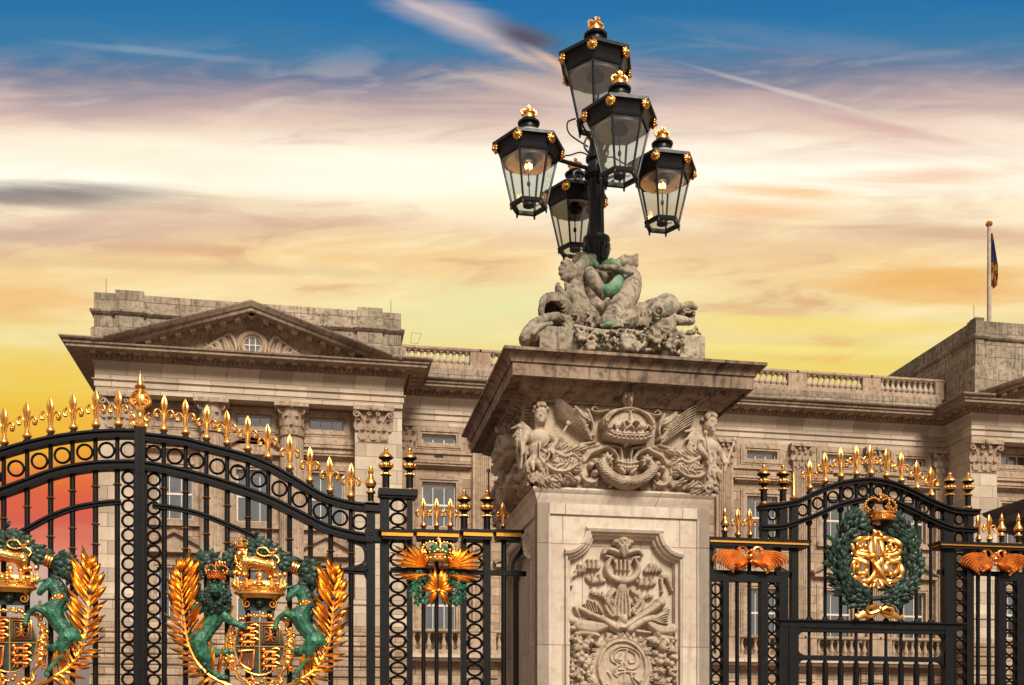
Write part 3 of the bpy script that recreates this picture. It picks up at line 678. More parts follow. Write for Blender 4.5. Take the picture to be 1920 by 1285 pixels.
attic(PX(176,YA),PX(752,YA),YA,YA+9,zt,PZ(465,628,YA)-.1,[(PX(217,YA),PX(270,YA)),(PX(670,YA),PX(717,YA))])
YB=YP+.35
attic(PX(1826,YB),XE,YB,YB+16,PZ(1826,601,YB),PZ(1826,688,YB),[(PX(1826,YB)+.02,PX(1843,YB))])
# parapet of the wing: blocking course + roof balustrade
zB0=zW(686)
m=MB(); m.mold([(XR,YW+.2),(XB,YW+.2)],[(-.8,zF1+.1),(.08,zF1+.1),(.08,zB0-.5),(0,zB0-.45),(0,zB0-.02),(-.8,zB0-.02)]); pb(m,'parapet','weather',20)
hr=zW(646)-zB0; bmR=baluster_mesh(hr-.36,.165,'dressed')
for x in wxs: balus(x-2.06,x+2.06,YW+.45,zB0-.02,hr,10,'trim',bmR,.5)
# lightning rods and roof hatch rail, flagpole
m=MB()
for px,py,h,Y in ((199,546,.55,YA+.3),(733,583,.5,YA+.3),(1826,600,.75,YB+.3)):
    x=PX(px,Y); z=PZ(px,py,Y); m.tube([(x,Y,z-.3),(x,Y,z+h)],.012,5)
pb(m,'lightning_rod','iron',0)
m=MB(); Y=YW+1.2; q=[PW(770,643,Y),PW(772,624,Y),PW(790,626,Y),PW(783,645,Y)]; m.tube([(a,Y,b) for a,b in q],.011,5,True); pb(m,'hatch_rail','iron',0)
YF=62; fx=PX(1854.5,YF); fb=PZ(1854,602,YF)-1; ft=PZ(1854,424,YF)
fp=thing('flagpole','tall pale flagpole with a gilt crown tip on the roof at the right','flagpole',(fx,YF,fb))
m=MB(); m.lathe([(.14,0),(.12,(ft-fb)*.6),(.1,ft-fb)],n=14); m.build('pole','pole',fp)
m=MB(); h=ft-fb; m.lathe([(.1,h-.05),(.16,h),(.2,h+.06),(.22,h+.12),(.16,h+.2),(.18,h+.22),(.06,h+.3),(.03,h+.42)],n=12); m.build('crown_tip','gold',fp)
# flag hanging limp: folds; blue above, red and gold quarterings below
fl=MB(); L=PZ(1854,437,YF)-PZ(1854,535,YF); n=24; mcols=[]
zt_=PZ(1854,437,YF)
for c_ in range(26):
    pass
vs=[];fs=[];mi=[];nc=22
for j in range(n+1):
    f=j/n; wd=.1+.34*min(1,f*1.6)*(1-.35*max(0,f-.8)*4)
    for i in range(nc+1):
        g_=i/nc; vs.append((.13+wd*g_+.05*math.sin(f*5),.16*math.sin(g_*15+f*2)*(.3+f),-L*f-.12*math.sin(g_*9)*f))
for j in range(n):
    for i in range(nc):
        a=j*(nc+1)+i; fs.append((a,a+1,a+nc+2,a+nc+1)); f=j/n; mi.append(0 if f<.12 else 1 if f<.52 else (2 if (i//4+j//3)%2 else 3))
M['flagblue']=simple('flag_blue',(.03,.04,.16,1),.8); M['flagred']=simple('flag_red',(.22,.03,.02,1),.8); M['flaggold']=simple('flag_gold',(.55,.33,.05,1),.8); M['flaggrey']=simple('flag_lining',(.2,.17,.12,1),.8)
fl.add(vs,fs); fl.mi=mi
me=fl.mesh('flag',['flaggrey','flagblue','flagred','flaggold'],80,False)
fo=link('flag',me,None,(fx,YF,zt_)); fo['label']='limp blue red and gold flag hanging against the roof flagpole'; fo['category']='flag'
# ---------------- the big gate pier ----------------
PY=11.76; X0,X1=PX(1007.6,PY),PX(1330,PY); Y0=PY; Y1=PY+2.3; XM,YM=(X0+X1)/2,(Y0+Y1)/2
zf=lambda py:PZ(1008,py,PY)          # heights on the near left edge
pier=thing('gate_pier','huge cream stone gate pier with carved crown, cherubs and cornice, carrying the lamp cluster','gate pier',(XM,YM,GZ))
def pc(mb,name,mats,smooth=30,parent=None):
    o=mb.build(name,mats,parent or pier,smooth)
    if parent is None: o.matrix_parent_inverse=Matrix.Translation((-XM,-YM,-GZ))
    return o
def pcl(o): o.matrix_parent_inverse=Matrix.Translation((-XM,-YM,-GZ)); return o
SQ=[(X0,Y0),(X1,Y0),(X1,Y1),(X0,Y1)]
zcap=zf(914); zcb=zf(935); zblk=3.80; zct=4.222
kx=.00616; kz=.00593
# shaft: four faces with a sunk outer panel and a moulded inner panel with scooped shoulders
zo=zf(962); zi=zf(984)
def face_geo():
    """front face in local (x,z) about the middle; y=0 is the face"""
    W=(X1-X0)/2; m=MB(); zb=GZ
    ox=.865; t=.03            # outer thin sunk line
    ix=.625; zs=zf(1028); zt_=zi; sx=.44
    arc=[(ix*1.0-(ix-sx)*(1-math.cos(a)),zs) for a in ()]
    sc=[(ix+.06,zs),]
    n=8; 
    for i in range(n+1):
        a=PI/2*i/n; sc.append((ix+.06-(ix+.06-sx)*math.sin(a)*1.0, zs+(zt_-zs)*(1-math.cos(a))))
    op=[(-x,z) for x,z in sc[::-1]]; top=sc[1:]
    # flat stiles and rails (strip mesh), thickness .12
    def strip(x0,x1,z0,z1,y=0): m.box(x0,x1,y,.14,z0,z1)
    strip(-W,-ox,zb,zcb+.02); strip(ox,W,zb,zcb+.02); strip(-ox,ox,zo,zcb+.02)
    strip(-ox,-ix-.06,zb,zo,.025); strip(ix+.06,ox,zb,zo,.025)
    arch=[(-ix-.06,zo),(-ix-.06,zs)]+[(-x,z) for x,z in top]+[(x,z) for x,z in top[::-1]]+[(ix+.06,zs),(ix+.06,zo)]
    m.prism(arch,.025,.14)
    return m,top,ix,zs,zt_,sx
m,top,ix,zs,zti,sx=face_geo(); fm=m.mesh('face_panel','pier',0)
q=MB(); crv=[(-ix-.03,GZ),(-ix-.03,zs-.02)]
cc=[(-ix-.06,zs)]+[(-x,z) for x,z in top]+[(x,z) for x,z in top[::-1]]+[(ix+.06,zs)]
q.sweep(cc,[(0,.04),(.0,-.02),(-.025,-.045),(-.055,-.03),(-.06,.0),(-.085,.01),(-.1,.05),(-.12,.06),(-.12,.14),(0,.14)])
q.sweep([(ix+.06,zs),(ix+.06,GZ)],[(-v,y) for v,y in ((0,.03),(.015,-.005),(.035,.0),(.045,.05),(.075,.06),(.09,.12),(0,.12))]); q.sweep([(-ix-.06,GZ),(-ix-.06,zs)],[(-v,y) for v,y in ((0,.03),(.015,-.005),(.035,.0),(.045,.05),(.075,.06),(.09,.12),(0,.12))])
mm=q.mesh('panel_moulding','pier',30)
core=MB(); core.box(X0+.13,X1-.13,Y0+.13,Y1-.13,GZ,zblk); sh_=pc(core,'shaft','pier',0)
SD=[((XM,Y0),0,1),((X0,YM),-PI/2,(Y1-Y0)/(X1-X0)),((XM,Y1),PI,1),((X1,YM),PI/2,(Y1-Y0)/(X1-X0))]
sd_faces=[]
for (cx,cy),a,sc_ in SD:
    fo_=pcl(link('shaft_face',fm,pier,(cx,cy,0),(0,0,a),(sc_,1,1))); link('panel_moulding',mm,fo_); sd_faces.append(fo_)
# cap moulding, block, cornice
m=MB(); m.mold(SQ,[(-.2,zcb-.04),(.0,zcb-.04),(.012,zcb),(.025,zcb+.03),(.03,zcb+.06),(.055,zcap-.035),(.062,zcap-.02),(.05,zcap),(-.2,zcap)],True); pc(m,'cap_moulding','pier')
m=MB(); m.box(X0+.01,X1-.01,Y0+.01,Y1-.01,zcap-.01,zblk+.05); pc(m,'carved_block','relief',0)
za=zf(699); zb_=zf(714)
SQc=[(X0-.01,Y0),(X1+.075,Y0),(X1+.075,Y1+.2),(X0-.01,Y1+.2)]
m=MB(); m.mold(SQc,[(-.5,3.775),(.045,3.775),(.05,3.80),(.085,3.83),(.09,3.85),(.17,3.89),(.19,3.90),(.19,3.935),(.205,3.965),(.29,3.975),(.30,3.955),(.325,3.955),(.325,4.09),(.345,4.095),(.35,4.125),(.36,4.14),(.375,4.165),(.405,4.18),(.41,4.19),(.435,4.19),(.435,4.222),(-.5,4.24)],True)
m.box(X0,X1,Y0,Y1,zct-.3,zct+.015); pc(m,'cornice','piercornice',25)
# ---- relief on the block (one face, carved once, set on all four) ----
HB_=(zblk-zcap)
def c5(cx,cy): return ((cx-1130)/4*.0063,(752-cy-(cx-1130)*-.055*0)/4*.0061)   # from the lower edge of the block
h=HF(-1.0,1.0,-.02,HB_+.02,.0055)
def S(pts,r,hh,base=0,mirror=True,groove=0,n=6): h.stroke(cr([c5(*p) for p in pts],n),[v/4*.0062 for v in (r if hasattr(r,'__len__') else [r])] if hasattr(r,'__len__') else r/4*.0062,hh,base,mirror,groove)
# background shelf of strapwork
S([(640,720),(760,690),(830,640),(815,560),(850,480),(960,440),(1040,470)],[30,38,26,14],.055)
S([(1040,470),(1065,520),(1060,590)],[16,12],.09); S([(1085,450),(1098,520),(1090,640)],[12,10],.10)
S([(940,470),(985,450),(1040,480),(1075,530)],[14,18,12],.1)
S([(830,560),(870,500),(930,470),(1000,440),(1090,450)],[14,20,10],.09)
S([(810,570),(800,640),(840,700),(900,705),(930,670)],[16,16,8],.08)
h.blob(*c5(985,545),.07,.066,.13,.02,mirror=True); h.blob(*c5(985,545),.03,.03,.05,.13,mirror=True)
for a in range(0,360,45): 
    x,z=c5(985,545); h.leaf(x,z,a,.085,.022,.06,.08,mirror=True)
for p in ((905,560),(905,640),(870,590)): h.blob(*c5(*p),.042,.042,.1,.03,mirror=True)
# swag of laurel hanging under the crown
sw=cr([c5(*p) for p in ((940,590),(985,650),(1050,690),(1130,705),(1210,690),(1275,650),(1320,590))],8)
h.stroke(sw,[.03,.06,.085,.06,.03],.17,.02,groove=0)
for i in range(2,len(sw)-3,2):
    (ax,az),(bx,bz)=sw[i],sw[i+1]; a=math.degrees(math.atan2(bz-az,bx-ax)); a=a+180 if ax<0 else a
    for da in (-32,0,32): h.leaf(ax,az,(a+da),.10,.026,.07,.13)
S([(1062,560),(1130,575),(1198,560)],13,.05,.10,False); S([(1062,590),(1130,605),(1198,590)],13,.05,.10,False); S([(1075,610),(1105,640)],12,.05,.1)
for dx in (0,22,44): S([(1130+dx,545),(1130+dx*.8,620)],9,.05,.09)
# crown
_c5=c5; c5=lambda cx,cy:_c5(1130+(cx-1130)*.84,415+(cy-415)*.80)
cb=[c5(*p) for p in ((945,395),(1000,420),(1130,432),(1260,420),(1315,395))]
for dy,r,b in ((0,15,.15),(-26,9,.17),(-48,13,.16)):
    S([(948-dy*.1,372+dy),(1010,400+dy),(1130,408+dy),(1250,400+dy),(1312+dy*.1,372+dy)],r,.06,b+.0,False)
w=h.win(-.28,.28,*sorted((c5(0,400)[1],c5(0,150)[1]))); X=h.X[w];Z=h.Z[w]; zc_=c5(0,320)[1]; rx,rz=.262,c5(0,158)[1]-zc_
ins=((X/rx)**2+(np.maximum(Z-zc_,0)/rz)**2<1)&(np.abs(X)<.205+.25*np.clip((Z-c5(0,400)[1])/.2,0,1))
h.put(w,np.where(ins,.11+.08*np.sqrt(np.clip(1-(X/.28)**2,0,1)),0))
S([(935,300),(925,230),(990,170),(1080,150),(1130,160)],9,.07,.15)
S([(915,290),(915,225),(985,155),(1060,135)],7,.05,.13); 
for i in range(12):
    a=PI*(.08+.40*i/11); h.blob(-.265*math.cos(a),zc_+.02+(rz+.005)*math.sin(a),.018,.018,.05,.19,mirror=True)
for cx in (1130,): S([(cx,300),(cx,170)],10,.06,.18,False); S([(cx-30,320),(cx+30,250)],8,.05,.19,False); S([(cx-30,250),(cx+30,320)],8,.05,.19,False)
for cx in (1020,): 
    x,z=c5(cx,330)
    for a in (90,35,145,-90): h.leaf(x,z+.02,a,.07,.025,.06,.16,mirror=True)
S([(955,330),(985,290),(1000,320)],9,.06,.2); S([(1070,320),(1060,280),(1085,260)],9,.06,.22)
h.blob(*c5(1115,430),.03,.03,.1,.05)
c5=_c5
for a_ in range(9): x_=-.2+.4*a_/8; h.blob(x_,c5(1130,408)[1]+.028-.02*(1-(x_/.2)**2),.013,.013,.04,.19)
# console above the crown, running up to the cornice
S([(1130,150),(1130,60),(1128,10)],[15,20,24],.10,.16,False); S([(1110,60),(1110,10)],10,.05,.24,False); S([(1150,60),(1150,10)],10,.05,.24,False)
for yy in (85,110): S([(1108,yy),(1152,yy)],8,.05,.22,False)
# scrolls left and right of the crown
S([(1000,180),(930,200),(880,190),(900,165),(925,185)],[9,12,6],.09); S([(850,190),(880,260),(890,330),(870,370),(900,380)],[16,12,7],.09)
h.blob(*c5(885,370),.03,.03,.1,mirror=True); h.acan([c5(860,270),c5(810,240),c5(760,190)],.12,.03,.10,mirror=True,n=5)
S([(850,300),(780,280),(740,200),(790,190)],[14,12,6],.08)
# spread wings
for i in range(7): S([(885-2*i,420-9*i),(800-2*i,350-18*i),(712-8*i,285-24*i),(640-6*i,240-22*i)],[3,6,8,5],.085,.02)
for i in range(6): S([(900-40*i,420+7*i),(830-40*i,440+18*i),(770-40*i,440+26*i)],[8,15,6],.07,.04)
S([(930,430),(840,450),(740,470),(640,440),(580,380)],[18,30,26,14],.085,groove=.2)
for i in range(7): h.leaf(*c5(850-48*i,455+(i%3)*6-i*6),205+i*5,.15,.036,.08,.05,mirror=True)
for i in range(6): h.leaf(*c5(820-40*i,520+6*i),250-8*i,.13,.04,.09,.02,mirror=True,lobes=2)
# acanthus swirling down from the corners to the middle
h.acan([c5(*p) for p in ((480,470),(500,560),(600,640),(700,640),(770,590))],.25,.07,.11,.01,mirror=True,n=3)
h.acan([c5(*p) for p in ((430,500),(440,620),(520,700),(640,715))],.22,.075,.09,mirror=True,n=3)
h.acan([c5(*p) for p in ((600,500),(680,540),(740,520),(790,560))],.17,.055,.09,.02,mirror=True,n=3)
for i in range(9): h.leaf(*c5(560+45*i,735),60+ (i%3)*22,.12,.035,.07,mirror=True)
for x_ in (470,540,640,720): h.leaf(*c5(x_,690),-110+x_*.12,.12,.045,.11,.02,mirror=True,lobes=2)
S([(800,660),(815,650),(800,640),(790,660)],9,.07); S([(1220,690),(1245,735)],12,.1)
cs=MB(); xq=PX(1181,Y0-.3); cs.sweep([(0,0),(0,.01)],[(0,0),(0,.01),(.01,.01)]) if 0 else None
cs.lathe([(.03,-.12),(.04,-.09),(.035,-.03),(.055,.02),(.06,.07),(.045,.11),(.06,.14),(.07,.19)],(0,0,0),12); cs.box(-.08,.08,-.08,.12,.185,.22)
for dx in (-.025,0,.025): cs.limb([(dx,-.035,-.09),(dx*1.4,-.05,.02),(dx*1.6,-.06,.07),(dx*1.2,-.05,.12)],[.010,.014,.016,.012],6)
CONS=cs.mesh('console','relief',40)
h.h=np.where(h.h>0,h.h*1.08,0); rm=h.mesh('block_relief','relief',rough=.0012)
for i,((cx,cy),a,sc_) in enumerate(SD): r_=pcl(link('block_relief',rm,pier,(cx,cy,zcap),(0,0,a),(sc_,1,1))); link('console',CONS,r_,(.0,-.11,zblk-zcap-.01))
# ---- cherubs on the corners ----
def cherub(side):
    """bust of a boy with wings, both hands on staffs, body ending in foliage; faces -Y. unit: metre, origin at the block's foot on the corner"""
    q=MB(); q.ell((0,-.05,.40),(.125,.10,.14)); q.ell((0,-.055,.52),(.15,.10,.10)); q.ell((0,-.05,.30),(.115,.095,.10))
    q.limb([(-.13,-.05,.56),(-.20,-.09,.46),(-.175,-.2,.35)],[.055,.045,.03]); q.limb([(.13,-.05,.56),(.22,-.1,.45),(.13,-.2,.34)],[.055,.047,.03])
    q.limb([(0,-.05,.58),(0,-.07,.68)],[.05,.045])
    hx=side*.03; q.ell((hx,-.10,.755),(.078,.088,.098)); q.ell((hx,-.135,.715),(.052,.045,.05)); q.ell((hx+side*.004,-.186,.748),(.012,.016,.020)); q.ell((hx-.033,-.148,.732),(.032,.028,.030)); q.ell((hx+.033,-.148,.732),(.032,.028,.030))
    q.ell((hx,-.160,.795),(.058,.028,.026)); q.ell((hx,-.174,.712),(.020,.010,.007)); q.ell((hx,-.168,.700),(.017,.010,.006)); q.ell((hx,-.155,.682),(.026,.022,.018))
    rr=random.Random(5+side)
    for i in range(70):
        a=rr.uniform(0,2*PI); t=rr.uniform(0,1.35); v=Vector((math.sin(t)*math.cos(a),math.sin(t)*math.sin(a)*1.05,math.cos(t)))
        if v.y<-.45 and v.z<.62: continue
        q.ell((hx+v.x*.092,-.095+v.y*.096,.782+v.z*.105),rr.uniform(.018,.030),n=7,m=5)
    for s in (-1,1):
        q.ell((s*.175-.0,-.205,.345),(.028,.026,.03))
        for k in range(4): q.limb([(s*.16+.012*k*s,-.215,.36-.014*k),(s*.15+.012*k*s,-.24,.34-.014*k),(s*.16+.012*k*s,-.245,.32-.013*k)],[.011,.010,.008],7)
    q.limb([(.10,-.22,.24),(.16,-.21,.35),(.30,-.19,.56),(.345,-.18,.63)],[.013,.016,.014,.013],8); q.ell((.35,-.18,.645),.03)
    q.limb([(-.20,-.22,.16),(-.185,-.22,.35),(-.215,-.18,.6)],[.013,.016,.013],8); q.ell((-.22,-.18,.62),.03)
    # wings folded behind the shoulders
    for s in (-1,1):
        for k in range(6): q.limb([(s*.08,.0,.6-.015*k),(s*(.2+.012*k),.02,.70-.035*k),(s*(.33-.02*k),.04,.66-.09*k)],[.03,.032,.012],8)
    # belt of leaves, then an acanthus tail tapering down
    for i in range(12):
        a=2*PI*i/12; q.limb([(.10*math.cos(a),-.05+.08*math.sin(a),.28),(.15*math.cos(a),-.05+.13*math.sin(a),.22),(.17*math.cos(a+.2),-.05+.15*math.sin(a+.2),.14)],[.035,.04,.012],8)
    q.limb([(0,-.05,.26),(.03,-.04,.14),(.0,-.03,.02)],[.10,.09,.07])
    for i in range(18):
        a=rr.uniform(-PI,0)+.0; z=rr.uniform(.02,.2); q.limb([(.07*math.cos(a),-.04+.06*math.sin(a),z+.04),(.12*math.cos(a),-.04+.12*math.sin(a),z),(.15*math.cos(a+.3),-.04+.14*math.sin(a+.3),z-.04)],[.025,.03,.01],7)
    for k in range(5): q.ell((-.13+.02*k,-.12-.02*(k%2),.22-.04*k),.032,n=8,m=6)
    return bakemods(q,'cherub','relief',.0075,0,.004,.02)
c1=cherub(1); c2=cherub(-1)
for nm,me,(x,y),a in (('cherub',c1,(X0+.03,Y0+.06),-.25),('cherub',c2,(X1-.03,Y0+.06),.55),('cherub',c2,(X0+.04,Y1-.05),-1.9),('cherub',c1,(X1-.04,Y1-.05),2.5)):
    pcl(link(nm,me,pier,(x,y,zcap+.02),(0,0,a),(.93,.93,1.0)))
# ---- trophy relief on the panel ----
h=HF(-.62,.62,-.75,zti-.02-zf(1285),.0055)
c7=lambda cx,cy:((cx-515)/3.954*.00625,(1285-cy)/3.954*.00595)
kk=.0061/3.954
def T(pts,r,hh,base=0,mirror=False,groove=0,n=6):
    h.stroke(cr([c7(*p) for p in pts],n),[v*kk for v in r] if hasattr(r,'__len__') else r*kk,hh,base,mirror,groove)
def B(cx,cy,rx,ry,hh,base=0,ang=0,mirror=False): h.blob(*c7(cx,cy),rx*kk,ry*kk,hh,base,ang,mirror)
def Lf(cx,cy,a,L,wd,hh,base=0,mirror=False,lobes=0): h.leaf(*c7(cx,cy),a,L*kk,wd*kk,hh,base,mirror,lobes)
# ring and leaf of the hook from which the trophy hangs
T([(430,330),(400,400),(430,470),(515,500),(600,470),(630,400),(600,330)],[14,26,34,26,14],.09)
T([(375,300),(400,270),(460,280),(515,300),(570,280),(630,270),(655,300)],[16,24,22,24,16],.09); T([(395,320),(440,330),(460,370)],[14,9],.07,mirror=True)
Lf(515,330,90,130,40,.1,.05); Lf(515,270,120,95,34,.09,.06,True,0); Lf(515,260,60,80,30,.09,.06); B(515,200,42,26,.09,.06); B(460,215,24,22,.08,.04,mirror=True)
for dx in (-45,-15,15,45): T([(515+dx,350),(515+dx,420)],12,.05,.02)
# ribbons
for s in ((250,380,330,370,40),(185,420,230,400,28),(130,460,170,440,22)):
    T([(s[0],s[1]+22),(s[2],s[3]+22)],s[4]*.8,.05)
for i in range(3): T([(262+30*i,355),(262+30*i,415)],11,.05,.05); T([(195+22*i,390+6*i),(190+22*i,440)],9,.05,.03)
T([(265,480),(300,500),(380,500)],[22,30,20],.05); T([(290,470),(295,520)],12,.05,.03); T([(345,460),(350,510)],12,.05,.03)
T([(145,470),(130,550)],[14,8],.05); B(142,545,16,18,.06)
T([(610,490),(680,515),(750,505)],[18,30,22],.05); T([(690,420),(740,390),(790,410)],[20,34,24],.06); T([(820,460),(850,470),(880,560)],[22,26,9],.06); T([(805,480),(810,570)],[18,8],.05)
for i in range(3): T([(640+40*i,480),(635+40*i,530)],10,.05,.04); T([(715+24*i,370+8*i),(705+24*i,430)],9,.05,.04)
B(880,560,14,16,.06); B(808,572,14,16,.06)
# sheaf, wreath ends, crossed instruments
for dx in (-55,-30,-5,20,45): T([(515+dx*.35,520),(515+dx,650),(515+dx*1.1,760)],[7,12,14],.06,.01)
T([(450,570),(415,620),(400,700),(440,760)],[22,22,16],.07,groove=.2); T([(590,570),(640,610),(660,680),(610,740)],[22,24,16],.07,groove=.2)
for i in range(6): Lf(400+8*i,640+22*i,150-12*i,62,15,.07,.03,True)
for i in range(5): Lf(330+25*i,610+15*i,160-30*i,60,14,.06,.01); Lf(700-25*i,620+15*i,20+30*i,60,14,.06,.01)
T([(300,590),(350,620)],12,.05); B(295,585,12,12,.06)
T([(790,660),(700,725),(600,790),(520,850)],[38,28,24,20],.11,.01); B(790,660,42,40,.10,.03); B(792,655,22,20,-.0,0)
T([(850,700),(740,780),(640,800)],[16,18,12],.08)
T([(195,710),(260,740),(330,790),(400,790)],[22,26,22,18],.08); T([(170,705),(200,770)],[14,10],.07)
for i in range(5): T([(235+18*i,680-6*i),(265+16*i,740)],6,.045,.03)
T([(270,650),(320,670),(370,740)],[12,16,10],.06)
T([(290,760),(380,800),(480,850),(515,800)],[20,30,40,36],.10,.02); T([(740,770),(650,800),(560,860)],[26,36,34],.11,.01)
T([(200,840),(300,850),(400,830)],[50,56,30],.10,groove=.1); T([(880,850),(780,850),(700,800)],[44,50,30],.10,groove=.1)
for i in range(5): T([(720+12*i,790+4*i),(860-6*i,720+24*i)],5.5,.05,.07)
T([(130,800),(180,810),(200,870)],[30,34,26],.08); B(150,860,36,22,.08); B(515,790,34,44,.12,.03); B(500,850,30,16,.1,.06)
T([(540,850),(620,870),(720,880)],[14,18,10],.07); T([(180,900),(260,890),(340,910)],[20,28,16],.08); T([(700,930),(800,915),(880,920)],[16,26,18],.07)
# oval cartouche with cypher
cxo,cyo=508,1150
pts=[(cxo+174*math.cos(a),cyo-200*math.sin(a)) for a in np.linspace(-.9,PI+.9,40)]
h.stroke([c7(*p) for p in pts],16*kk,.06,.03)
pts=[(cxo+208*math.cos(a),cyo-234*math.sin(a)) for a in np.linspace(-.7,PI+.7,40)]
h.stroke([c7(*p) for p in pts],24*kk,.06,.0)
rr=random.Random(3)
for i,(px_,py_) in enumerate(pts): Lf(px_,py_,math.degrees(math.atan2(cyo-py_,px_-cxo))+rr.uniform(-70,70),60,17,.07,.02)
w=h.win(-.4,.4,-.75,.7); X=h.X[w]; Z=h.Z[w]; ox_,oz_=c7(cxo,cyo); qd=((X-ox_)/(166*kk))**2+((Z-oz_)/(192*kk))**2
h.h[w]=np.where(qd<1,.045+.02*np.sqrt(np.clip(1-qd,0,1)),h.h[w])
def Cy(p,r=9): T(p,r*.9,.034,.055)
Cy([(470,1215),(440,1180),(470,1130),(425,1090),(430,1030),(490,990),(570,1000),(630,1040),(640,1100),(600,1150),(540,1150),(520,1110)],8)
Cy([(470,1200),(450,1150),(500,1120),(450,1080),(470,1020),(540,1010),(600,1050),(600,1100),(560,1110),(550,1080)],6)
Cy([(540,1010),(530,1100),(520,1200),(500,1270),(440,1290),(400,1270)],9); Cy([(500,1040),(470,1080),(500,1090)],6)
Cy([(450,1200),(520,1180),(600,1180),(570,1200),(600,1270),(640,1290)],8); Cy([(400,1180),(430,1230),(400,1290),(360,1270)],7); Cy([(480,1160),(540,1170),(600,1230),(660,1270),(650,1240)],7)
for dx in (0,25,50,75): Cy([(500+dx,1255),(500+dx,1330)],7)
Cy([(450,1290),(560,1310),(620,1290),(600,1350)],8)
# fruit and flower drops either side
for s in (-1,1):
    cxx=lambda v:515+s*v
    for i in range(46):
        x_=rr.uniform(225,385); y_=rr.uniform(930,1560); r_=rr.uniform(11,34)*(1 if y_<1180 else .7); B(cxx(x_),y_,r_,r_,.06+.06*r_/34,rr.uniform(0,.04))
    for i in range(60):
        Lf(cxx(rr.uniform(220,380)),rr.uniform(900,1650),rr.uniform(0,360),rr.uniform(50,90),rr.uniform(13,24),.08,rr.uniform(0,.04),lobes=rr.choice((0,2)))
    for i in range(24): B(cxx(rr.uniform(290,350)),rr.uniform(960,1080),12,12,.07,.06)
    for (a,b,r_) in ((285,1000,38),(345,1005,30),(310,1100,34),(240,960,30)): B(cxx(a),b,r_,r_,.14,.02)
    for k in range(6): 
        for q_ in range(9): Lf(cxx(345),1005,q_*40,34,8,.04,.12)
hh_=h; tr=h.mesh('trophy_relief','relief',rough=.001)
for i,f_ in enumerate(sd_faces[:1]+sd_faces[2:3]): link('trophy_relief',tr,f_,(0,.118,zf(1285)))
# ---------------- second, lower pier at the far right ----------------
YS=14.6; xs0=PX(1842,YS+1.9); 
pier2=thing('gate_pier','dark weathered stone pier with a heavy cornice behind the right-hand railing','gate pier',(xs0+1.5,YS,GZ))
z2=PZ(1838,962,YS+1.9)
sq=[(xs0+.45,YS-.6),(xs0+2.9,YS-.6),(xs0+2.9,YS+1.5),(xs0+.45,YS+1.5)]
def p2(mb,name,mt,sm=30): o=mb.build(name,mt,pier2,sm); o.matrix_parent_inverse=Matrix.Translation((-xs0-1.5,-YS,-GZ)); return o
m=MB(); m.box(sq[0][0],sq[1][0],sq[0][1],sq[2][1],GZ,z2-.4); p2(m,'shaft','darkstone',0)
m=MB(); m.mold(sq,[(-.3,z2-.5),(.06,z2-.5),(.1,z2-.42),(.2,z2-.36),(.2,z2-.3),(.34,z2-.26),(.34,z2-.14),(.42,z2-.05),(.44,z2),(-.3,z2+.04)],True); m.box(sq[0][0],sq[1][0],sq[0][1],sq[2][1],z2-.1,z2+.03); p2(m,'cornice','darkstone')
m=MB(); a,b=sq[0],sq[2]; m.mold([(a[0]+.1,a[1]+.1),(b[0]-.1,a[1]+.1),(b[0]-.1,b[1]-.1),(a[0]+.1,b[1]-.1)],[(-.3,z2),(.0,z2),(.0,z2+.18),(-.05,z2+.3),(-.16,z2+.40),(-.5,z2+.5),(-1.0,z2+.52),(-1.0,z2)],True); p2(m,'cap_block','darkstone')
# ---------------- carved dolphins on the pier ----------------
YD=12.0; YC=12.85
gr=thing('dolphin_sculpture','weathered stone sculpture of gaping dolphins with raised tails on top of the central pier','sculpture',(XM,YM,zct))
def gs(o): o.matrix_parent_inverse=Matrix.Translation((-XM,-YM,-zct)); return o
m=MB(); xa,xb=PX(1012,YD),PX(1322,YD); zt_=PZ(1040,612,YD); zt2=PZ(1300,630,YD)
m.box(xa,PX(1075,YD),YD,YD+.5,zct,zt_); m.box(PX(1275,YD),xb,YD,YD+.5,zct,zt2); m.box(xa+.1,xb-.1,YD+.12,Y1-.2,zct,zt_-.02)
m.box(xa,PX(1075,YD),Y1-.7,Y1-.2,zct,zt_); m.box(PX(1275,YD),xb,Y1-.7,Y1-.2,zct,zt2)
gs(m.build('plinth',['sculpt'],gr,0))
def Q(px,py,Y): return (PX(px,Y),Y,PZ(px,py,Y))
k=12.7/F
def Lb(q,pts,rs): q.limb([tuple(v) for v in cr([Q(*p) for p in pts],4)],list(np.interp(np.linspace(0,1,(len(pts)-1)*4+1),np.linspace(0,1,len(rs)),[r*k for r in rs])))
q=MB(); yf=12.15
# left dolphin: gaping head at the left, body rising to the middle
Lb(q,[(1100,600,12.4),(1080,560,12.5),(1078,530,12.7),(1092,510,12.8),(1110,520,12.85)],[26,20,19,20,15])
Lb(q,[(1100,600,12.4),(1084,592,12.38),(1070,588,12.36)],[26,22,17])
for i in range(8):                                    # upper jaw arches over the open mouth
    a=PI*(.02+.96*i/7); 
Lb(q,[(1060,572,12.25),(1042,560,12.2),(1026,557,12.15),(1017,568,12.1),(1015,588,12.1)],[12,8,7,6.5,5])
Lb(q,[(1060,576,12.45),(1042,562,12.42),(1026,559,12.4),(1018,570,12.38),(1016,588,12.35)],[10,7,6,6,5])
Lb(q,[(1060,600,12.3),(1040,596,12.2),(1022,598,12.12),(1012,606,12.1)],[12,10,8,8]); q.ell(Q(998,630,12.12),(28*k,24*k,19*k),rotm('Y',-35)); Lb(q,[(1030,600,12.2),(1008,604,12.1),(990,618,12.05),(980,636,12.05)],[8,9,8,7]); Lb(q,[(1034,607,12.05),(1014,612,11.98),(1000,626,11.95)],[4,5,4])
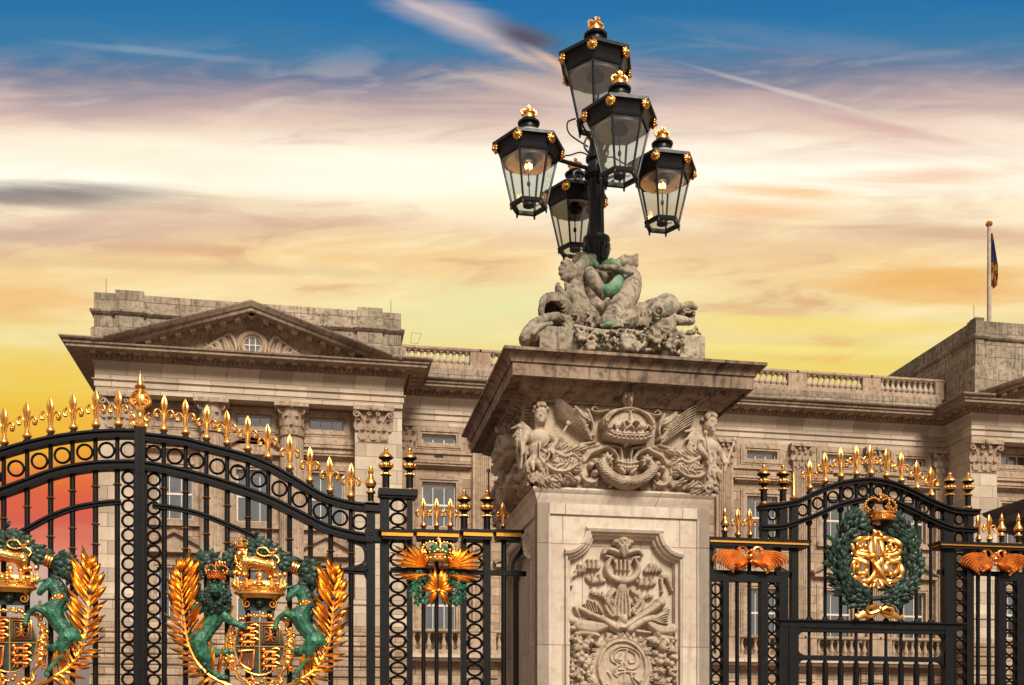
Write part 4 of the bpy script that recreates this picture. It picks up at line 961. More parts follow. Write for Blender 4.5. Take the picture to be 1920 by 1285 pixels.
Lb(q,[(1060,560,12.4),(1048,545,12.45),(1046,532,12.5)],[9,8,3]); Lb(q,[(1068,556,12.4),(1066,542,12.5),(1060,532,12.5)],[9,7,3])
for i in range(9): a=i/8; q.limb([Q(1022+34*a,566-9*math.sin(a*2.6)+2,12.14),Q(1023+33*a,572-8*math.sin(a*2.6)+2,12.14)],[2.2*k,.8*k],6)
def hood(q,c,r,op,thr,rs,n=260,sq=(1,1,1)):
    """hollow gaping head: a shell of small balls, open towards op"""
    op=Vector(op).normalized(); C=Vector(Q(*c))
    for i in range(n):
        z=1-2*(i+.5)/n; a=i*2.39996; v=Vector((math.sqrt(1-z*z)*math.cos(a),math.sqrt(1-z*z)*math.sin(a),z))
        if v.dot(op)>thr: continue
        q.ell(C+Vector((v.x*r*sq[0],v.y*r*sq[1],v.z*r*sq[2]))*k,rs*k,n=7,m=5)
hood(q,(1039,582,12.32),25,(-.55,-.75,-.36),.42,4.4,360,(1.05,1.2,1.12))
for i in range(11):
    a=-.15+ (PI+.3)*i/10; q.limb([Q(1036+22*math.cos(a),580-24*math.sin(a),12.14),Q(1036+16*math.cos(a),580-17*math.sin(a),12.12)],[2.6*k,1*k],6)
hood(q,(1287,590,12.18),15,(.62,-.66,-.42),.45,3.2,200,(1.15,1.1,1)); q.limb([Q(1262,585,12.2),Q(1274,586,12.2)],[13*k,10*k])
for i in range(8):
    a=-.4+(PI+.3)*i/7; q.limb([Q(1291+11*math.cos(a),590-13*math.sin(a),12.06),Q(1291+7.5*math.cos(a),590-8*math.sin(a),12.05)],[1.8*k,.8*k],6)
Lb(q,[(1266,578,12.1),(1282,574,12.08),(1296,572,12.05),(1304,577,12.05)],[9,7,6,5])
# tail fins at upper left
for i in range(5): a=R(120+i*24); Lb(q,[(1082,512,12.6),(1076+14*math.cos(a),510-14*math.sin(a),12.5),(1074+23*math.cos(a),508-24*math.sin(a),12.5)],[9,8,5])
Lb(q,[(1085,505,12.7),(1098,492,12.75),(1110,486,12.8)],[13,14,10]); Lb(q,[(1080,490,12.9),(1086,482,12.9),(1096,480,12.9)],[9,9,7])
# right dolphin: great head with an eye, body curving up
Lb(q,[(1148,610,12.3),(1168,570,12.5),(1182,545,12.65),(1184,522,12.8),(1168,506,12.85),(1150,510,12.9)],[26,24,21,19,17,12])
Lb(q,[(1150,612,12.3),(1190,600,12.2),(1225,586,12.15),(1252,576,12.12)],[24,22,25,21]); q.ell(Q(1250,572,12.15),(23*k,20*k,21*k))
Lb(q,[(1262,600,12.1),(1280,602,12.05),(1296,604,12.02),(1300,600,12.0)],[10,9,6,4])
for i in range(7): a=i/6; q.limb([Q(1284+18*a,585-2*a,12.0),Q(1285+18*a,590-1*a,12.0)],[2*k,.8*k],6)
q.ring(*[v+d for v,d in zip(Q(1235,584,11.93),(0,0,0))],9*k,3*k)
for i in range(4): Lb(q,[(1228,602+4*i,12.0),(1248,600+5*i,11.98),(1266,594+6*i,12.0)],[3,3.5,2.5])
for s in (0,1,2): Lb(q,[(1174,496,12.8),(1184,484-3*s+9,12.75),(1193,480+8*s,12.75)],[8,8,5])
Lb(q,[(1150,500,12.7),(1165,492,12.75),(1172,486,12.8)],[9,10,9]); Lb(q,[(1128,502,12.6),(1150,502,12.6),(1172,508,12.6),(1184,512,12.6)],[6,6,6,5])
r5=random.Random(8)
for (cx,cy,rx_,ry_,y_,n_) in ((1082,604,28,13,12.1,46),(1236,620,34,8,12.05,30),(1292,626,16,8,12.05,10),(1150,610,26,5,12.1,14)):
    for i in range(n_):
        a=r5.uniform(-.6,.9)+(PI if r5.random()<.4 else 0); x_,z_=cx+r5.uniform(-1,1)*rx_,cy+r5.uniform(-1,1)*ry_
        q.limb([Q(x_,z_,y_+.04),Q(x_+5*math.cos(a),z_+5*math.sin(a),y_-.05),Q(x_+11*math.cos(a+.4),z_+11*math.sin(a+.4),y_+.02)],[2.6*k,3.2*k,.9*k],6)
for i in range(7): Lb(q,[(1196+7*i,590-3*i,12.0),(1199+7*i,600-2*i,11.98),(1194+7*i,612-1*i,12.0)],[2,3,2])
# rear pair, seen from other sides
Lb(q,[(1110,600,13.3),(1080,585,13.4),(1050,575,13.45)],[26,24,16]); Lb(q,[(1150,600,13.3),(1200,590,13.4),(1240,580,13.45)],[26,24,16]); Lb(q,[(1120,600,13.2),(1110,560,13.1),(1125,520,13.0)],[26,22,18]); Lb(q,[(1150,600,13.2),(1160,560,13.1),(1140,520,13.0)],[26,22,18])
q.limb([(XM,YM-.1,zt_-.1),(XM,YM,zt_+.2),(XM-.05,12.95,PZ(1125,520,12.9))],[.5,.3,.12])
dm=bakemods(q,'dolphins','sculpt',.0115,1,.014,.05); gs(link('dolphins',dm,gr))
q=MB(); q.ell(Q(1235,584,11.97),5.5*k); gs(q.build('eye','sculpt',gr,60))
for pts_,rs_ in (([(1134,500,12.75),(1146,494,12.7),(1158,500,12.7)],[9,10,8]),([(1118,498,12.7),(1112,492,12.7),(1108,497,12.7)],[6,7,5]),([(1128,540,12.52),(1140,545,12.45),(1152,538,12.45),(1160,526,12.5)],[7,12,13,10]),([(1128,614,12.1),(1142,608,12.05),(1160,611,12.1)],[4,6,5])):
    q=MB(); Lb(q,pts_,rs_); gs(link('copper_sheathing',bakemods(q,'copper_sheathing','copper',.012,2,.015,.04),gr))
q=MB(); Lb(q,[(1106,512,12.6),(1112,524,12.5),(1122,540,12.48),(1130,556,12.5)],[12,14,12,7]); gs(link('tail_coil',bakemods(q,'tail_coil','sculpt',.012,2,.015,.04),gr))
q=MB(); rr=random.Random(11)
# festoon of shells, fruit and leaves across the front
for i in range(230):
    f=rr.random(); px_=1078+200*f; s_=math.sin(PI*f); py_=rr.uniform(618,655)+3*f; y_=rr.uniform(11.86,12.02)
    if rr.random()<.4: q.ell(Q(px_,py_,y_),rr.uniform(2.2,5)*k,n=8,m=6)
    else:
        a=rr.uniform(0,2*PI); L_=rr.uniform(7,14); q.limb([Q(px_,py_,y_),Q(px_+L_*.5*math.cos(a),py_+L_*.5*math.sin(a),y_-.05),Q(px_+L_*math.cos(a),py_+L_*math.sin(a)*.7,y_+.02)],[3*k,3.4*k,1*k],6)
sp=spiral(0,0,17,1.6,.4,.2); q.limb([Q(1180+a,640+b*.9,11.84) for a,b in sp[::2]],[ (6.5-3*i/14)*k for i in range(len(sp[::2]))],8); q.ell(Q(1183,641,11.84),5*k)
for cx,cy in ((1090,630),(1108,648),(1232,635),(1258,645),(1262,625)):
    for a in range(0,360,60): q.limb([Q(cx,cy,11.85),Q(cx+8*math.cos(R(a)),cy+7*math.sin(R(a)),11.83)],[3*k,4.2*k],7)
Lb(q,[(1078,612,11.98),(1130,622,11.95),(1180,624,11.95),(1230,626,11.95),(1276,624,12.0)],[4,4,4,4,4])
gs(link('festoon',bakemods(q,'festoon','sculpt',.009,0,.004,.03),gr))
# ---------------- lamp standard ----------------
LX,LY=3.40,12.95
lz=lambda py:(HY-py)/F*13.35
lamp=thing('lamp_standard','black lamp standard of five crowned hexagonal lanterns with gilt lion masks','street lamp',(LX,LY,lz(500)))
LB=lz(500)
m=MB(); P=[(500,.085),(492,.10),(486,.115),(480,.12),(474,.13),(462,.15),(456,.16),(452,.17),(448,.165),(446,.11),(440,.10)]
m.lathe([(r,lz(py)-LB) for py,r in P],n=20)
for i in range(10):
    a=2*PI*i/10; m.limb([(.11*math.cos(a),.11*math.sin(a),lz(488)-LB),(.135*math.cos(a),.135*math.sin(a),lz(474)-LB),(.17*math.cos(a),.17*math.sin(a),lz(464)-LB)],[.025,.03,.015],6)
m.build('base_capital','lampiron',lamp)
m=MB(); m.lathe([(.098,lz(446)-LB),(.092,lz(390)-LB),(.115,lz(335)-LB)],n=64,flute=8,fd=.16)
m.lathe([(.115,lz(337)-LB),(.15,lz(332)-LB),(.15,lz(322)-LB),(.11,lz(318)-LB),(.10,lz(306)-LB),(.13,lz(302)-LB),(.13,lz(296)-LB),(.085,lz(292)-LB),(.08,lz(262)-LB),(.10,lz(258)-LB),(.07,lz(252)-LB)],n=20)
m.build('post','lampiron',lamp)
HT=7.66
def crownmesh():
    """small royal crown, gilt; origin at its foot, 0.17 m high"""
    q=MB(); q.lathe([(.075,0),(.088,.004),(.088,.022),(.078,.026),(.078,.05),(.085,.055),(.07,.055)],n=20)
    for i in range(8):
        a=2*PI*i/8; c,s=math.cos(a),math.sin(a)
        if i%2: q.lathe([(.004,.05),(.016,.066),(.004,.085)],(.083*c,.083*s,0),6)
        else:
            q.tube([(r*c,r*s,z) for r,z in ((.084,.05),(.10,.085),(.092,.115),(.06,.132),(.015,.122))],.009,6); 
            for r,z in ((.103,.09),(.092,.118),(.06,.136)): q.ell((r*c,r*s,z),.013,n=6,m=4)
            q.ell((.09*c,.09*s,.066),(.018,.018,.02),n=6,m=4)
    q.ell((0,0,.095),(.07,.07,.035),n=12,m=6); q.ell((0,0,.140),.02,n=8,m=6); q.box(-.006,.006,-.006,.006,.15,.19); q.box(-.016,.016,-.005,.005,.168,.178)
    return q.mesh('crown','gold',45)
CRN=crownmesh()
def maskmesh():
    q=MB(); q.ell((0,0,0),(.052,.035,.058)); q.ell((0,-.03,-.012),(.028,.022,.024)); q.ell((0,-.036,.002),(.011,.012,.014)); q.ell((-.02,-.026,.016),(.013,.012,.009)); q.ell((.02,-.026,.016),(.013,.012,.009)); q.ell((0,-.02,.032),(.036,.015,.012))
    for i in range(11):
        a=2*PI*i/11; q.ell((.048*math.cos(a),.002,.052*math.sin(a)),(.016,.02,.016),n=7,m=5)
    return q.mesh('lion_mask','gold',60)
MSK=maskmesh()
def hexp(r,z,a=0): return [(r*math.cos(a+i*PI/3),r*math.sin(a+i*PI/3),z) for i in range(6)]
# a lantern's own z = 0 at the crown's tip, downwards
e0,e1,gt,gb=-.50,-.60,-.66,-1.20
RE,RG,RB=.43,.335,.205
fr=MB()
fr.lathe([(.20,e0+.075),(RE-.02,e0+.035),(RE+.012,e0+.02),(RE+.012,e0-.015),(RE-.025,e0-.03),(RG+.035,e1+.01),(RG+.03,e1-.02),(RG+.012,gt),(RG-.03,gt),(RG-.02,e1+.02),(RE-.06,e0-.01),(.2,e0+.06)],n=6,cap=False)
fr.lathe([(RB+.02,gb+.025),(RB+.03,gb+.01),(RB+.022,gb-.02),(RB-.03,gb-.02),(RB-.03,gb+.02),(RB+.02,gb+.025)],n=6,cap=False)
for a,b in zip(hexp(RG,gt),hexp(RB,gb)): fr.tube([a,b],.0135,6)
for a in hexp(RB+.01,gb-.02): fr.lathe([(.012,0),(.014,-.02),(.005,-.045)],a,6)
fr.lathe([(.16,-.33),(.125,-.325),(.115,-.31),(.10,-.27),(.10,-.235),(.13,-.225),(.135,-.205),(.10,-.195),(.085,-.185),(.08,-.165)],n=16)
FRM=fr.mesh('lantern','lampiron',25)
dm_=MB(); dm_.lathe([(.245,e0+.055),(.235,e0+.09),(.205,e0+.13),(.165,e0+.165),(.14,e0+.18)],n=24,cap=False); DOM=dm_.mesh('dome_roof','domeglass',60,True)
rf=MB(); rf.lathe([(RG-.055,gt-.005),(RG-.065,gt-.03),(RG-.07,gt+.03),(.15,gt+.065),(.05,gt+.075)],n=24,cap=False); 
REF=rf.mesh('reflector','reflector',60)
gl=MB(); A,B_=hexp(RG-.003,gt+.002),hexp(RB-.003,gb+.002); gl.add(A+B_,[(i,(i+1)%6,6+(i+1)%6,6+i) for i in range(6)]); gl.add(hexp(RB-.02,gb),[tuple(range(6))]); GLM=gl.mesh('glazing','glass',0,False)
bn=MB(); bn.lathe([(.09,gt+.02),(.10,gt+.0),(.095,gt-.03),(.06,gt-.035),(.03,gt-.01)],n=16); bn.tube([(0,0,gt),(0,0,gt-.2),(.01,0,gb+.1),(.05,.02,gb+.02)],.008,5); bn.ell((0,0,gt-.27),(.022,.022,.035)); bn.lathe([(.07,gb+.0),(.07,gb+.05),(.03,gb+.07)],n=12)
bn.tube([(.03,0,gb+.04),(.10,.02,gb+.03),(.14,.05,gb+.06)],.006,5)
BRN=bn.mesh('burner','lampiron',40)
fm_=MB()
for x,y in ((.03,0),(-.03,.01),(0,-.03),(.01,.03)): fm_.ell((x,y,gt-.06),(.016,.016,.034),n=8,m=6)
FLM=fm_.mesh('flame','flame',60)
def lantern(x,y,z,s,rz,lit):
    o=link('lantern',FRM,lamp,(x-LX,y-LY,z-LB),(0,0,rz),s)
    for nm,me in (('dome_roof',DOM),('reflector',REF),('glazing',GLM),('burner',BRN)): link(nm,me,o)
    link('crown',CRN,o,(0,0,-.165),None,.92)
    for i in range(6):
        a=i*PI/3; link('lion_mask',MSK,o,((RE-.03)*math.cos(a),(RE-.03)*math.sin(a),e0-.045),(0,0,a+PI/2),.95)
    if lit:
        link('flame',FLM,o); l=bpy.data.lights.new('flame_light','POINT'); l.energy=2; l.color=(1,.5,.18); l.shadow_soft_size=.03; link('flame_light',l,o,(0,0,gt-.12))
    return o
spots=[(-.865,-.118,1,True),(.849,.029,1,True),(.019,-.959,1.0,False),(-.046,.92,1,False)]
for dx,dy,s,lit in spots: lantern(LX+dx,LY+dy,HT,s,0,lit)
lantern(LX-.01,LY,8.90,1.1,.18,False)
m=MB()
for dx,dy,s,lit in spots:
    dx=dx*1.0; dy=dy*1.0
    L=math.hypot(dx,dy); u=(dx/L,dy/L); z0=HT-LB-.60
    pt=[(.05,z0-.02),(.2,z0-.01),(L-.40,z0+.02),(L-.33,z0+.03)]; m.tube([(u[0]*a,u[1]*a,b) for a,b in pt],.024,8)
    m.tube([(u[0]*a,u[1]*a,b) for a,b in cr([(.1,z0-.22),(.13,z0-.12),(.24,z0-.07),(.30,z0-.12),(.26,z0-.19),(.2,z0-.16),(.22,z0-.12)],5)],.018,6)
    m.tube([(u[0]*a,u[1]*a,b) for a,b in cr([(.06,z0+.12),(.2,z0+.16),(.35,z0+.1),(L-.42,z0+.08)],5)],.009,5)
m.build('scroll_arm','lampiron',lamp)
m=MB(); zt_=8.90-LB-1.34
for a in (0,PI/2,PI,3*PI/2):
    c,s=math.cos(a+.3),math.sin(a+.3)
    m.tube([(c*r,s*r,z) for r,z in cr([(.05,zt_-.38),(.17,zt_-.28),(.12,zt_-.14),(.06,zt_-.18),(.18,zt_-.05),(.22,zt_+.03)],6)],.013,6)
m.lathe([(.07,lz(256)-LB),(.05,zt_-.1),(.05,zt_)],n=12)
m.tube([(c_[0],0,c_[1]) for c_ in cr([(-.1,zt_-.25),(-.33,zt_-.12),(-.36,zt_+.02),(-.26,zt_+.08)],6)],.01,5)
m.build('cradle','lampiron',lamp)
# ---------------- gates and railings ----------------
YG=12.5; kg=DD(500,YG)/F*1.01
G=lambda px,py:PW(px,py,YG)
def gx(px): return PX(px,YG)
def gz(px,py): return PZ(px,py,YG)
K=.00585                             # metres per unit of the small ornament
# shared ornament meshes, drawn in units and scaled by K
def kmesh(mb,name,mats,sm=45):
    mb.v=[(a*K,b*K,c*K) for a,b,c in mb.v]; return mb.mesh(name,mats,sm)
def fleur():
    q=MB(); q.cur=1; q.lathe([(7.5,-5),(7.5,-1),(4.5,2)],n=10)
    q.cur=0; q.lathe([(4.5,2),(8,6),(8.3,9),(6,13),(4.3,16),(3.4,19),(3,22)],n=14)
    q.lathe([(3,22),(2.8,36),(4.2,42),(6.6,52),(6.9,56),(5,63),(1.6,70),(.5,72)],n=24,flute=6,fd=.34)
    for s in (-1,1):
        P=cr([(s*1.5,17),(s*2.8,26),(s*3.8,34),(s*6.5,41),(s*11,44),(s*15,42),(s*17,37),(s*15.5,31),(s*12.5,30.5),(s*12,34)],5)
        q.tube([(a,0,b) for a,b in P],list(np.interp(np.linspace(0,1,len(P)),[0,.4,.6,.8,1],[2,2,2.7,3,1.6])),8,flat=1.0); q.ell((s*13,0,34),(3.2,3.2,3.2),n=8,m=6)
        P=cr([(s*.6,17,-2),(s*1.6,30,-3),(s*2.6,38,-4)],4); q.tube([(a,c,b) for a,b,c in P],1.3,6)
    q.tube([(0,-3,17),(0,-3.6,26),(0,-3,36)],1.6,6)
    return kmesh(q,'fleur_finial',['gold','iron'])
FLE=fleur()
def urn():
    q=MB(); pr=[(8,-3),(10,-2),(10,2),(7,4),(7,27),(8.5,28),(9.5,30),(9,32),(6,34),(5,37),(7,39),(12,42),(13,47),(12,51),(8,54),(7,57),(10,59),(14.5,62),(14.5,64),(11,68),(7,72),(3.5,75),(3,76),(4.2,79),(3,82),(.6,85)]
    gold=[1,1,1,0,0,1,1,1,0,0,0,1,1,1,0,0,0,1,1,1,1,1,1,1,1]
    q.lathe(pr,n=24,mis=[0 if g_ else 1 for g_ in gold])
    q.cur=0
    for i in range(10):
        a=2*PI*i/10; q.ell((9.3*math.cos(a),9.3*math.sin(a),30),2.1,n=6,m=4); q.ell((11.6*math.cos(a),11.6*math.sin(a),47),(3.4,3.4,4.6),n=8,m=6)
    return kmesh(q,'urn_finial',['gold','iron'])
URN=urn()
def lance():
    q=MB(); pr=[(8,-3),(9,-1),(9,2),(6,4),(6,18),(9,19.5),(9,23),(6,24),(5,28),(8,31),(11,36),(11,40),(7,46),(4.5,54),(4,57),(6,60),(6,62),(3.5,64),(4,68),(1.5,74),(.4,77)]
    gold=[1,1,1,0,0,1,1,1,0,1,1,1,1,1,1,1,1,1,1,1]
    q.lathe(pr,n=16,mis=[0 if g_ else 1 for g_ in gold]); return kmesh(q,'lance_finial',['gold','iron'])
LAN=lance()
def spike():
    q=MB(); q.lathe([(8,0),(9,3),(6,6),(4.5,14),(2.5,45),(.5,56)],n=12); return kmesh(q,'spike_finial','gold')
SPK=spike()
def bigfin():
    q=MB(); q.lathe([(12,0),(14,2),(14,6),(10,9),(8,14),(7,30),(9,34),(9,38),(7,42)],n=6,a0=PI/6)
    for s in (-1,1):
        P=spiral(s*14,22,7,1.2,PI/2*s,.2,16,s); q.tube([(a,0,b) for a,b in P],2.2,7)
        P=spiral(s*14,10,5,1.0,PI/2*s,.2,14,s); q.tube([(a,0,b) for a,b in P],1.8,7)
        P=cr([(s*6,40),(s*16,46),(s*19,54),(s*13,66),(s*6,74)],6); q.tube([(a,0,b) for a,b in P],3,8,flat=1.3); P=spiral(s*10,52,6,1.2,-PI/2,.2,16,s); q.tube([(a,-3,b) for a,b in P],1.8,6)
        q.ell((s*16,-1,30),3,n=8,m=6)
    q.ell((0,0,56),(13,6,15)); q.lathe([(6,66),(6,76),(10,79),(10.5,82),(7,84),(6.5,88),(4,98),(1.5,106),(3,108),(.6,112)],n=16)
    q.tube([(0,-6,44),(0,-8,56),(0,-6,68)],2.4,6); q.ell((0,-5,24),(5,3,8))
    return kmesh(q,'crest_finial','gold')
BIG=bigfin()
# plain ironwork helpers, all in the plane YG
def bar(x,z0,z1,r=.028,n=10): m=MB(); m.lathe([(r,z0),(r,z1)],(x,YG,0),n); return m
def stile(x0,x1,z0,z1,d=.05): m=MB(); m.box(x0,x1,YG-d,YG+d,z0,z1); return m
lkz_=gz(1632,1165.5)
RAIL=lambda t,d=.06:[(0,YG-d-.02),(-.022,YG-d-.02),(-.03,YG-d+.005),(-t+.025,YG-d+.005),(-t+.012,YG-d-.012),(-t,YG-d-.012),(-t,YG+d),(0,YG+d+.02)]
def ringmesh(R_,r,sq=1.0): q=MB(); q.ring(0,0,0,R_-r,r,26,8,1.5,sq); return q.mesh('ring','iron',60)
RNG=ringmesh(.092,.0135); RNC=ringmesh(.0795,.0145,1.0); RNS=ringmesh(.084,.0140)
COLM=(lambda q:(q.lathe([(.028,-.012),(.040,-.008),(.046,0),(.040,.008),(.028,.012)],n=12),q.mesh('collar','gold',60))[1])(MB())
def own(o,t): o.matrix_parent_inverse=Matrix.Translation(tuple(-v for v in t.location)); return o
def gp(mb,name,mats,t,sm=30): return own(mb.build(name,mats,t,sm),t)
def gl_(name,me,t,x,z,y=YG,rot=None,s=1): return own(link(name,me,t,(x,y,z),rot,s),t)
def interp(cv,x): xs=[p[0] for p in cv]; return float(np.interp(x,xs,[p[1] for p in cv]))
def ringcol(t,xc,z0,z1,step=.155,me=None):
    n=int((z1-z0)/step)
    for i in range(n): gl_('ring',me or RNS,t,xc,z1-step*(i+.5))
def arcs(t,top,low,x0,x1,bars,ringsx,fin,tt=.088,tl=.10):
    topc=cr([G(*p) for p in top],8); lowc=cr([G(*p) for p in low],8)
    m=MB(); m.sweep(topc,RAIL(tt)); m.sweep(lowc,RAIL(tl)); gp(m,'arched_rail','iron',t,25)
    for px in ringsx:
        x=gx(px); a=interp(topc,x)-tt; b=interp(lowc,x); gl_('ring',RNG,t,x,(a+b)/2,s=(1,1,min(1.02,(a-b)/.178+.0)))
    for px in bars:
        x=gx(px); gp(bar(x,interp(lowc,x)-.02,interp(topc,x)-tt+.02,.024),'short_bar','iron',t)
    for px in fin: x=gx(px); gl_('fleur_finial',FLE,t,x,interp(topc,x)+4*K,rot=(0,R(random.uniform(-1.2,1.2)),R(random.uniform(-9,9))),s=(1,1,random.uniform(.97,1.03)))
    return topc,lowc
BOT=-1.52
# right leaf
tR=thing('gate_leaf','right leaf of the black main gate with lion and unicorn arms and gilt fleur-de-lis','gate leaf',(gx(480),YG,GZ),'leaves of the main gate')
tL=thing('gate_leaf','left leaf of the black main gate, cut by the photo edge, arms partly shown','gate leaf',(gx(20),YG,GZ),'leaves of the main gate')
topR=[(273,814),(300,817),(347,823),(394,835),(430,844),(469,855),(512,873),(548,893),(583,914),(614,930),(654,941),(682,945),(710,947)]
lowR=[(273,867),(300,871),(347,881),(394,893),(430,904),(469,917),(506,931),(548,951),(583,969),(614,984),(640,992),(670,999),(700,1003)]
finR=[307,348,387,426,464.5,503,543,581,619,657.5]; ringR=[288,328,368,407.5,446,485,524,562,601,638,674]
tc_,lc_=arcs(tR,topR,lowR,0,0,finR,ringR,finR)
topL=[(-330,938),(-250,934),(-190,922),(-130,902),(-70,876),(-20,854),(0,845),(47,831),(94,820.5),(136,814),(179,809.5),(221,807.5),(254,808)]
lowL=[(-330,1010),(-250,1000),(-190,984),(-130,962),(-70,938),(-20,924),(0,917),(47,900),(94,883),(136,873),(179,867),(221,865),(254,865)]
finL=[8,51,95,138,180,222]+[-36,-80]; ringL=[30,74,117,159,200,241,-13,-57]
tcl,lcl=arcs(tL,topL,lowL,0,0,[7,51,95,136,179,220,-36,-80],ringL,finL)
subR=[(287,945),(329,950),(376,961),(424,979),(469,999),(510,1022),(546,1042),(580,1056),(614,1063),(650,1067),(690,1069)]
subL=[(-250,1110),(-100,1085),(-30,1040),(10,1010),(52,988),(94,966),(141,949),(188,941),(226,938)]
cols={308:[917],348:[924,991,1030,1070],387:[934,1002,1041],426:[949,1019],465:[971],505:[993],543:[1012],582:[1026],620:[1034],658:[1038]}
colsL={7:[973],51:[951,1050],95:[934,1007],136:[921,991,1029],179:[913,983,1021],220:[909]}
for t,sub,cl,lowc in ((tR,subR,cols,lc_),(tL,subL,colsL,lcl)):
    m=MB(); sc=cr([G(*p) for p in sub],8); m.sweep(sc,RAIL(.05,.035)); gp(m,'inner_arch','iron',t,25)
    for px,cy in cl.items():
        x=gx(px); b=gp(bar(x,BOT,interp(lowc,x)-.05,.029,12),'bar','iron',t)
        for y in cy: link('collar',COLM,b,(x,YG,gz(px,y)),None,(1.08,1.08,1))
# meeting stiles, ring columns, crest
m=stile(gx(254),gx(263.3),BOT,gz(260,806),.06); m.box(gx(251),gx(254.2),YG-.03,YG+.03,BOT,gz(254,868)); gp(m,'meeting_stile','iron',tL,0)
m=stile(gx(264),gx(273.5),BOT,gz(268,806),.065); m.box(gx(273.3),gx(276.5),YG-.03,YG+.03,BOT,gz(272,868)); gp(m,'meeting_stile','iron',tR,0)
gl_('crest_finial',BIG,tR,gx(263),gz(263,807)+.01,s=(.95,1,.98))
ringcol(tL,gx(241),BOT+.1,gz(241,882),.1575,RNC); ringcol(tR,gx(288.5),BOT+.1,gz(288,886),.1575,RNC)
# outer stile of the right leaf
m=stile(gx(687),gx(703),BOT,gz(700,948),.055); m.box(gx(683),gx(712),YG-.08,YG+.08,gz(700,961),gz(700,945.5)); m.box(gx(684),gx(714),YG-.075,YG+.075,gz(700,1017),gz(700,994)); 
pts=[G(*p) for p in ((652,1011),(668,1016),(683,1024),(688,1042),(684,1058),(668,1066),(648,1070))]; m.sweep(cr(pts,5),[(.0,YG-.03),(-.03,YG-.03),(-.03,YG+.03),(0,YG+.03)])
m.prism([G(*p) for p in ((668,1003),(690,1003),(690,1034),(684,1024),(668,1014))],YG-.028,YG+.028); m.prism([G(*p) for p in ((690,1100),(690,1048),(684,1060),(668,1067),(680,1074),(686,1085))],YG-.028,YG+.028)
gp(m,'hanging_stile','iron',tR,0); gl_('lance_finial',LAN,tR,gx(695),gz(695,944))
m=stile(gx(-330),gx(-318),BOT,gz(-325,938),.055); gp(m,'hanging_stile','iron',tL,0)
for t,a,b in ((tL,-325,262),(tR,264,700)):
    m=MB(); m.box(gx(a),gx(b),YG-.04,YG+.04,BOT-.02,BOT+.08); m.box(gx(a),gx(b),YG-.045,YG+.045,-.62,-.5); gp(m,'lock_rail','iron',t,0)
# ---------------- railing screens ----------------
def ringpost(t,px0,px1,px2,px3,ytop,zbot=BOT,name='ring_post',rc=None):
    """two stiles with a column of rings between"""
    pm=(px0+px3)/2
    m=stile(gx(px0),gx(px1),zbot,gz(pm,ytop)); m.box(gx(px2),gx(px3),YG-.05,YG+.05,zbot,gz(pm,ytop)); o=gp(m,name,'iron',t,0)
    xc=(gx(px1)+gx(px2))/2; w=gx(px2)-gx(px1); step=.1545; z1=gz(pm,ytop)-.02; n=int((z1-zbot)/step); me=RNS
    for i in range(n): link('ring',me,o,(xc,YG,z1-step*(i+.5)),None,(w/.168,1,.93))
    return o
def caprail(m,a,b,py0,py1,dp=.11):
    z0,z1=gz((a+b)/2,py1),gz((a+b)/2,py0); x0,x1=gx(a),gx(b)
    m.cur=1; m.box(x0-.01,x1+.01,YG-dp,YG+dp,z1-.028,z1); m.cur=0; m.box(x0+.02,x1-.02,YG-dp+.015,YG+dp-.015,z0+.035,z1-.027); m.cur=1; m.box(x0+.03,x1-.03,YG-dp+.03,YG+dp-.03,z0,z0+.036)
t=thing('railing_screen','narrow black railing with gilt crown ornament between the main gate and the stone pier','railing',(gx(845),YG,GZ))
m=MB()
for a,b,dp in ((711,776,.15),(777,862,.12),(863,924,.15),(925,978,.12)): caprail(m,a,b,997,1015,dp)
gp(m,'cap_rail',['gold_flat','iron'],t,0)
ringpost(t,712.5,729.5,763,773,932); ringpost(t,864,874,906,919,1015)
m=MB(); m.box(gx(709),gx(782),YG-.1,YG+.1,gz(746,932),gz(746,920)); m.box(gx(712),gx(779),YG-.08,YG+.08,gz(746,936),gz(746,931)); gp(m,'post_cap','iron',t,0)
for px,py in ((723.5,919),(768,920)): gl_('urn_finial',URN,t,gx(px),gz(px,py))
for px in (870,913): gl_('urn_finial',URN,t,gx(px),gz(px,997))
for px in (794,818.5,844): gl_('fleur_finial',FLE,t,gx(px),gz(px,996)+4*K,s=(.8,.85,.84))
gl_('fleur_finial',FLE,t,gx(943),gz(943,996)+4*K,s=(.7,.85,.75))
for px in (794,818.5,843.5): gp(bar(gx(px),BOT,gz(px,1015),.024),'bar','iron',t)
for px in (944.5,967.5): gp(bar(gx(px),BOT,gz(px,1015 if px<950 else 1070),.032),'bar','iron',t)
m=MB(); m.box(gx(732),gx(986),YG-.03,YG+.03,gz(850,1077),gz(850,1068)); gp(m,'cross_rail','iron',t,0)
m=MB(); m.sweep(cr([(gx(977),gz(977,1006)),(gx(988),gz(988,1015)),(gx(982),gz(982,1035)),(gx(968),gz(968,1055)),(gx(966),gz(966,1075))],6),[(0,YG+.05),(-.05,YG+.05),(-.05,YG+.14),(0,YG+.14)]); gp(m,'bracket','lampiron',t,30)
